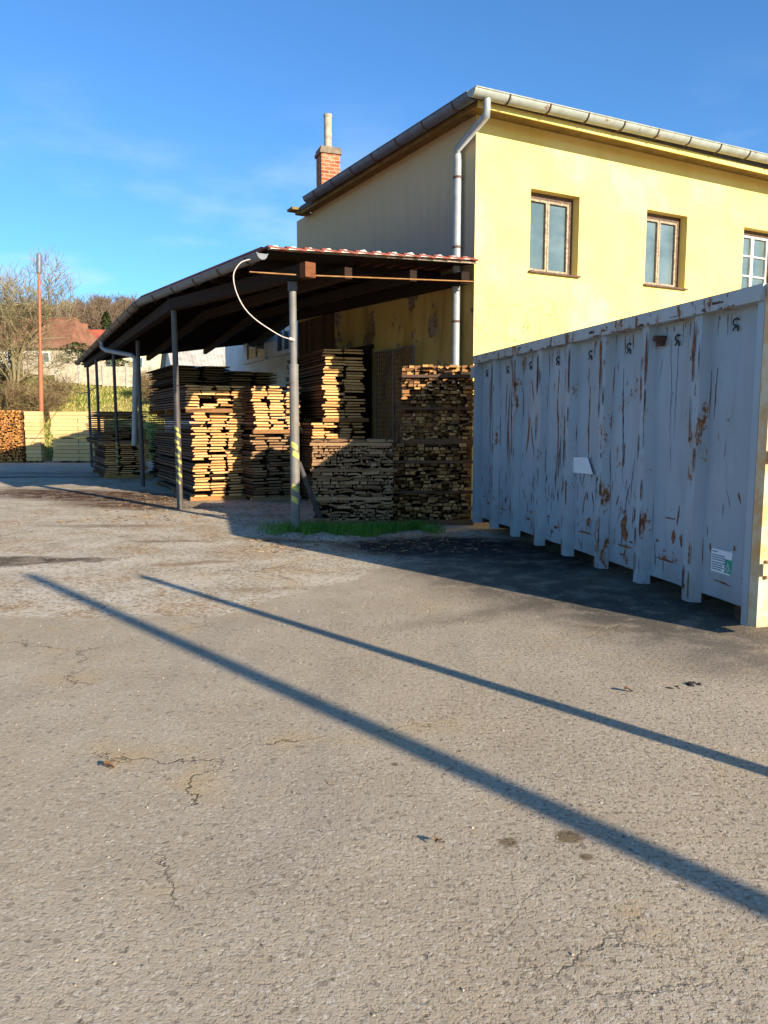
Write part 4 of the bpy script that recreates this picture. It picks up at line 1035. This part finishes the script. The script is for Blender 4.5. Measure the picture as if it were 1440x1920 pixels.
# two plain steel posts behind the viewpoint: their shadows cross the yard
back = azv(SUN_AZ)
for (px, py, ey, s_, r_, lab) in ((265, 1080, 1447, 9.0, 0.055, 'slim grey steel pole casting the upper shadow line across the yard'), (55, 1078, 1700, 15.5, 0.078, 'thick grey steel pole casting the lower, wider shadow line across the yard')):
    tip = atZ(px, py); b = tip+(atZ(1440, ey)-tip).normalized()*s_; tp = tip+back*s_+UP*s_*math.tan(math.radians(SUN_EL))
    root = empty('steel_pole', b, label=lab, cat='pole')
    mb = MB(); mb.tube([b, tp], [r_*1.1, r_*0.9], 14); mb.build('shaft', M['post'], root)
    mb = MB(); mb.tube([b, b+UP*.04], r_*2.2, 14); mb.build('base_plate', M['postd'], root)

# ------------------------------------------------------------------ lamp pole
lp = atY(77, 815, 44.0); lp = Vector((lp.x, 44, tz(lp.x, 44)-.05)); lt = atY(73, 512, 44.0)
root = empty('lamp_post', lp, label='tall rusty pole with a grey cylinder lamp head behind the yard stacks', cat='lamp post')
mb = MB(); q1 = lerp(lp, lt, .55); mb.tube([lp, q1], .13, 12); mb.tube([q1, lt], .075, 10); mb.build('pole', M['rustpole'], root)
mb = MB(); t2 = atY(73, 474, 44.0); mb.tube([lt-UP*.05, lt, lt+UP*.01], [.06, .06, .13], 12); mb.tube([lt, t2-UP*.14, t2-UP*.04, t2], [.14, .14, .11, .04], 14); mb.build('lamp_head', M['zinc'], root)

# ------------------------------------------------------------------ trees
def grow(mb, mbt, p, d, L, rad, lev, r, up=0.25, spread=0.6, nsub=3, rmin=0.012):
    """recursive limb; thick parts to mb, thin twigs to mbt"""
    n = 4; pts = [p]; q = p.copy(); dd = d.copy(); rs = [rad]
    for k in range(n):
        dd = (dd+Vector((r.gauss(0, .14), r.gauss(0, .14), r.gauss(0, .10)+up*.10))).normalized(); q = q+dd*(L/n); pts.append(q.copy()); rs.append(max(rmin*.6, rad*(1-.55*(k+1)/n)))
    (mb if lev <= 1 else mbt).tube(pts, rs, 7 if lev <= 1 else (4 if lev == 2 else 3), 0, r.random(), cap=False)
    if lev >= nsub: return
    kids = r.randint(4, 6) if lev > 0 else r.randint(5, 7)
    for k in range(kids):
        u = r.uniform(.30, 1.0) if k else 1.0; i = min(n-1, int(u*n)); b = lerp(pts[i], pts[i+1], u*n-i)
        ax = Vector((r.gauss(0, 1), r.gauss(0, 1), r.gauss(0, .5))); ax = ax-dd*ax.dot(dd); ax.normalize()
        nd = (dd*(1-spread*r.uniform(.5, 1))+ax*spread*r.uniform(.7, 1.3)+UP*up*r.uniform(.3, 1)).normalized()
        grow(mb, mbt, b, nd, L*r.uniform(.50, .78), max(rmin, rs[min(i+1, n)]*r.uniform(.5, .75)), lev+1, r, up, spread, nsub, rmin)
def bare_tree(label, loc, H, seed, stems=1, rad=.16, mats=('moss', 'moss'), spread=.6, nsub=4, group=None, up=.3, name='bare_tree', rmin=.014, leanx=0.0):
    r = random.Random(seed); root = empty(name, loc, label=label, cat='tree' if 'tree' in name else 'shrub', group=group)
    a, b = MB(), MB(); p = Vector(loc)
    for k in range(stems):
        an = k*2*math.pi/stems+r.random(); d = Vector((math.cos(an)*.32*(stems > 1)+leanx, math.sin(an)*.3*(stems > 1), 1)).normalized()
        grow(a, b, p+Vector((math.cos(an), math.sin(an), 0))*.1*(stems > 1), d, H*.40, rad, 0, r, up, spread, nsub, rmin)
    a.build('trunk', M[mats[0]], root); b.build('crown', M[mats[1]], root)
    return root
def at_t(px, Y): x = (px-720)/F_PX*Y/.993; return Vector((x, Y, tz(x, Y)-.05))
bare_tree('big spreading bare tree with mossy branches behind the lamp post', at_t(36, 53), 12.4, 3, 4, .17, ('moss', 'twigt'), spread=.66, nsub=4, up=.34, rmin=.016)
bare_tree('bare tree leaning in from the left edge before the orange roof', at_t(-30, 54), 11.0, 8, 2, .14, ('moss', 'twigt'), spread=.7, nsub=4, up=.25, rmin=.016)
bare_tree('slender pale bare tree beside the red roof chimney', at_t(176, 92), 7.0, 10, 2, .12, ('moss', 'moss'), .5, 3, up=.5, rmin=.03)
for px, Y, H, sd_, lab in ((8, 50, 3.4, 21, 'brown leafless bush at the left edge behind the billet stack'), (52, 51, 3.6, 22, 'brown leafless bush left of the rusty lamp post'), (92, 50, 3.3, 23, 'brown leafless bush right of the rusty lamp post'),
                         (116, 54, 3.2, 24, 'pale leafless bush at the left end of the concrete wall'), (288, 58, 3.0, 25, 'pale leafless bush seen between the lean-to posts'), (308, 56, 2.6, 26, 'leafless bush beside the grey corrugated roof'), (30, 56, 4.2, 27, 'dark leafless bush below the orange roofed house')):
    bare_tree(lab, at_t(px, Y), H, sd_, 9, .03, ('brush', 'brush'), .8, 3, 'leafless bushes', .35, 'bare_bush', .012)
def evergreen(label, loc, H, R_, seed, cone=True, n=3000, name='conifer_tree'):
    r = random.Random(seed); root = empty(name, loc, label=label, cat='tree' if cone else 'shrub'); p = Vector(loc)
    mb = MB(); mb.tube([p, p+UP*H*.9], [R_*.08, R_*.02], 6); mb.build('trunk', M['twig'], root)
    mb = MB()
    for k in range(n):
        u = r.random()**.8; z = H*(.08+.92*u); rr = R_*((1-u)**.8 if cone else math.sqrt(max(0, 1-(2*u-1)**2)))*(.45+.6*r.random())*(1+.22*math.sin(u*23+r.random()))
        a = r.uniform(0, 6.283); c = p+Vector((math.cos(a)*rr, math.sin(a)*rr, z)); s_ = R_*r.uniform(.05, .12)
        d = Vector((math.cos(a), math.sin(a), r.uniform(-.6, .3))).normalized(); x = d.cross(UP).normalized(); y = Vector((r.gauss(0, 1), r.gauss(0, 1), r.gauss(0, 1))).normalized()
        mb.add([c, c+x*s_*.5+d*s_*.6, c+d*s_*1.7+y*s_*.3, c-x*s_*.5+d*s_*.6], [(0, 1, 2, 3)], 0, r.random())
    mb.build('crown', M['needle'], root)
evergreen('dark conifer rising just left of the lean-to gutter', at_t(214, 95), 7.6, 1.9, 31)
evergreen('rounded evergreen shrub before the red roof', at_t(160, 66), 3.4, 1.7, 32, False, 2600, 'evergreen_shrub')
evergreen('dark evergreen between the orange and red roofs', at_t(132, 100), 5.2, 1.5, 33, False, 2200, 'evergreen_shrub')
evergreen('clipped dark hedge bush behind the concrete wall', at_t(232, 66), 2.2, 1.6, 34, False, 2200, 'evergreen_shrub')
# leafless wood on the hill, one far mass
def woods():
    r = random.Random(77); tmpl = []
    for q in range(5):
        T = MB(); rr = random.Random(100+q)
        H = 1.0
        T.tube([(0, 0, 0), (rr.gauss(0, .02), 0, .5), (rr.gauss(0, .03), 0, .85)], [.014, .011, .006], 3, 0, .35, False)
        for k in range(46):
            z = rr.uniform(.22, .88); a = rr.uniform(0, 6.283); L = rr.uniform(.10, .30)*(1.15-.6*abs(z-.5)); e = rr.uniform(.4, 1.25)
            b0 = Vector((0, 0, z)); b1 = b0+Vector((math.cos(a)*L*math.cos(e), math.sin(a)*L*math.cos(e), L*math.sin(e)))
            T.tube([b0, lerp(b0, b1, .6)+Vector((rr.gauss(0, .012), rr.gauss(0, .012), 0)), b1+UP*.03], [.0075, .0055, .0035], 3, 0, rr.random(), False)
            for w in range(3):
                c0_ = lerp(b0, b1, rr.uniform(.4, 1)); c1 = c0_+Vector((rr.gauss(0, .06), rr.gauss(0, .06), rr.uniform(.03, .12))); T.tube([c0_, c1], [.0050, .0030], 3, 0, rr.random(), False)
        tmpl.append(T)
    mb = MB(); n = 0
    while n < 420:
        y = r.uniform(118, 262); x = y*r.uniform(-.62, -.24); T = tmpl[r.randrange(5)]
        z = tz(x, y)-.2; h = r.uniform(5.5, 10.0); wd = h*r.uniform(.8, 1.2); a = r.uniform(0, 6.28); ca, sa = math.cos(a), math.sin(a); o = len(mb.v); tn = r.uniform(-.25, .25)
        mb.v.extend([(x+(v[0]*ca-v[1]*sa)*wd, y+(v[0]*sa+v[1]*ca)*wd, z+v[2]*h) for v in T.v])
        mb.f.extend([[i+o for i in f] for f in T.f]); mb.mi.extend(T.mi); mb.t.extend([min(1, max(0, t_+tn)) for t_ in T.t]); mb.sm.extend(T.sm); n += 1
    tag(mb.build('woodland', M['wood_far']), 'leafless brown woodland covering the distant hill', 'woodland', None, 'stuff')
woods()

# ------------------------------------------------------------------ houses and wall beyond the yard
def house(label, c, az, w, d, hw, hr, wall, roof, wins=(), over=.35, chimney=None, name='house', hip=0.0, zbase=None, cat='house', corr=False):
    """c: middle of the front wall at ground; front runs along az+90 ; roof ridge parallel to the front"""
    c = Vector((c[0], c[1], tz(c[0], c[1])-.3 if zbase is None else zbase)); f = azv(az); s_ = azv(az+90)    # f: away from viewer
    root = empty(name, c, label=label, cat=cat); pt = lambda u, v, z: c+s_*u+f*v+UP*z
    mb = MB(); a, b = -w/2, w/2
    for q in ([pt(a, 0, 0), pt(b, 0, 0), pt(b, 0, hw), pt(a, 0, hw)], [pt(b, d, 0), pt(a, d, 0), pt(a, d, hw), pt(b, d, hw)]): mb.add(q, [(0, 1, 2, 3)])
    for u in (a, b): mb.add([pt(u, 0, 0), pt(u, d, 0), pt(u, d, hw)]+([] if hip else [pt(u, d/2, hr-.05)])+[pt(u, 0, hw)], [(0, 1, 2, 3) if hip else (0, 1, 2, 3, 4)])
    mb.build('wall', wall, root)
    mb = MB(); sl = (hr-hw)/(d/2); e0 = hw-over*sl
    for v0, v1 in ((-over, d/2), (d+over, d/2)):
        if corr:
            n = int(w/0.09); V = []
            for k in range(n+1):
                u = a-over*.5+(w+over)*k/n; o = .035*(k % 2); V += [pt(u, v0, e0+o), pt(u, v1, hr+o)]
            mb.add(V, [(2*k, 2*k+2, 2*k+3, 2*k+1) for k in range(n)])
        q = [pt(a-over, v0, e0-.09), pt(b+over, v0, e0-.09), pt(b+over-hip, v1, hr-.09), pt(a-over+hip, v1, hr-.09)]
        t_ = [v+UP*.08 for v in q]
        mb.add(q+t_, [(0, 1, 2, 3), (7, 6, 5, 4), (0, 4, 5, 1), (1, 5, 6, 2), (3, 7, 4, 0)])
    if hip:
        for sg, u in ((1, a-over), (-1, b+over)): mb.add([pt(u, -over, e0), pt(u, d+over, e0), pt(u+sg*hip, d/2, hr)], [(0, 1, 2)])
    mb.tube([pt(a-over+hip, d/2, hr+.02), pt(b+over-hip, d/2, hr+.02)], .10, 6)
    rf_ = mb.build('roof', roof, root)
    if chimney:
        u, v, h = chimney; mb = MB(); zc = hw+(hr-hw)*(1-abs(v-d/2)/(d/2)); ax = (s_, f, UP); mb.box(pt(u, v, zc+h/2-.4), .6, .6, h+.8, ax); mb.box(pt(u, v, zc+h+.05), .72, .72, .12, ax); mb.build('chimney', M['brick'], rf_)
    for (u, z, ww, hh, kind) in wins:
        ax = (s_, f, UP); mb = MB()
        mb.box(pt(u, -.02, z), ww, .08, hh, ax); o = mb.build('door' if kind == 'door' else 'window', M['framew'], root)
        if kind != 'door':
            mb = MB(); mb.box(pt(u-ww*.24, -.065, z), ww*.40, .012, hh*.82, ax); mb.box(pt(u+ww*.24, -.065, z), ww*.40, .012, hh*.82, ax); mb.build('pane', M['glass'], o)
    return root
house('long house with an orange tiled roof behind the bare tree', (at_t(36, 76).x, 76), 6, 12.0, 8.5, 2.9, 6.0, M['hwall'], M['hroof'], ((-.2, 1.3, 1.5, 2.2, 'door'), (-3.2, 1.8, 1.1, 1.1, 'w'), (3.4, 1.7, 1.3, 1.1, 'w')), hip=1.6)
house('small house with a red tiled roof and brick chimney', (at_t(168, 88).x, 88), -8, 9.0, 8, 2.8, 5.7, M['hyellow'], M['hroof2'], ((-2, 1.5, 1.1, 1.2, 'w'), (1.5, 1.5, 1.1, 1.2, 'w')), chimney=(-.4, 3.4, 1.0))
house('cream house partly seen under the far end of the lean-to', (at_t(246, 82).x, 82), 0, 6.5, 7, 3.0, 5.0, M['hyellow'], M['hroof2'], ((-1.5, 1.6, 1.2, 1.3, 'w'), (1.3, 1.6, 1.2, 1.3, 'w')))
house('low grey hut with a corrugated sheet roof behind the stacks', (-9.0, 39.5), -24, 3.0, 5.0, 4.1, 6.3, M['hwhite'], M['corr'], ((-.6, 3.2, .8, 1.0, 'w'),), .25, name='hut', zbase=0, corr=True, cat='hut')
# white neighbour building: its shaded flank runs parallel to the lean-to
n0 = Vector((-3.2, 27.2, 0)); nd = azv(-26); nn = azv(-116)
nb = empty('white_building', n0, label='white rendered building with a white framed window seen under the lean-to roof', cat='building')
mb = MB(); A0, A1 = n0-nd*1.5, n0+nd*9.3; B0, B1 = A0+azv(64)*7, A1+azv(64)*7
for a, b in ((A0, A1), (A1, B1), (B1, B0), (B0, A0)): mb.add([a, b, b+UP*6.0, a+UP*6.0], [(0, 1, 2, 3)])
mb.build('wall', M['hwhite'], nb)
mb = MB(); ctr_ = (A0+B1)/2; mb.box(ctr_+UP*6.1, 7.5, 11.5, .2, (azv(64), nd, UP)); mb.build('roof', M['corr'], nb)
for tq, wq in ((4.3, 2.6), (0.9, 1.6)):
    c_ = n0+nd*tq+nn*.03+UP*4.85; ax = (nd, nn, UP)
    mb = MB(); hw_ = wq/2
    mb.box(c_-nd*(hw_-.05), .10, .08, 1.4, ax); mb.box(c_+nd*(hw_-.05), .10, .08, 1.4, ax); mb.box(c_+UP*.65, wq-.2, .08, .10, ax); mb.box(c_-UP*.65, wq-.2, .08, .10, ax); mb.box(c_, .08, .08, 1.2, ax)
    o = mb.build('window', M['framew'], nb)
    mb = MB(); mb.box(c_-nd*hw_*.5-nn*.01, hw_-.14, .02, 1.2, ax); mb.box(c_+nd*hw_*.5-nn*.01, hw_-.14, .02, 1.2, ax); mb.build('pane', M['glass'], o)
    mb = MB(); mb.box(c_-UP*.75+nn*.06, wq+.5, .2, .07, ax); mb.build('sill', M['framew'], o)
# concrete panel wall at the top of the field
wf = empty('concrete_wall', at_t(225, 62), label='beige concrete panel wall with posts at the top of the grass field', cat='wall')
X0, X1 = at_t(118, 62).x, at_t(335, 62).x; nseg = 5; w = (X1-X0)/nseg
for k in range(nseg):
    x0 = X0+k*w; zb_ = min(tz(x0, 62), tz(x0+w, 62))-.1
    mb = MB()
    for j in range(4): mb.box((x0+w/2, 62+.01*(j % 2), zb_+.2+.39*j+.195), w-.16, .08, .38, None, 0, .5)
    mb.build('panel', M['cwall'], wf)
for k in range(nseg+1):
    x0 = X0+k*w; mb = MB(); mb.box((x0, 62, tz(x0, 62)+.85), .17, .19, 2.1); mb.build('fence_post', M['concrete'], wf)
# loose black wire drooping from the end post of the lean-to
a, b = p5+UP*2.85, at_t(126, 52)+UP*3.0
mb = MB(); mb.tube([lerp(a, b, k/14)-UP*(0.7*4*(k/14)*(1-k/14)) for k in range(15)], .018, 5); tag(mb.build('wire', M['black'], None, tuple(a)), 'thin black wire drooping from the far shed post over the grass', 'wire')

for o in bpy.data.objects:
    if '_o' in o: del o['_o']
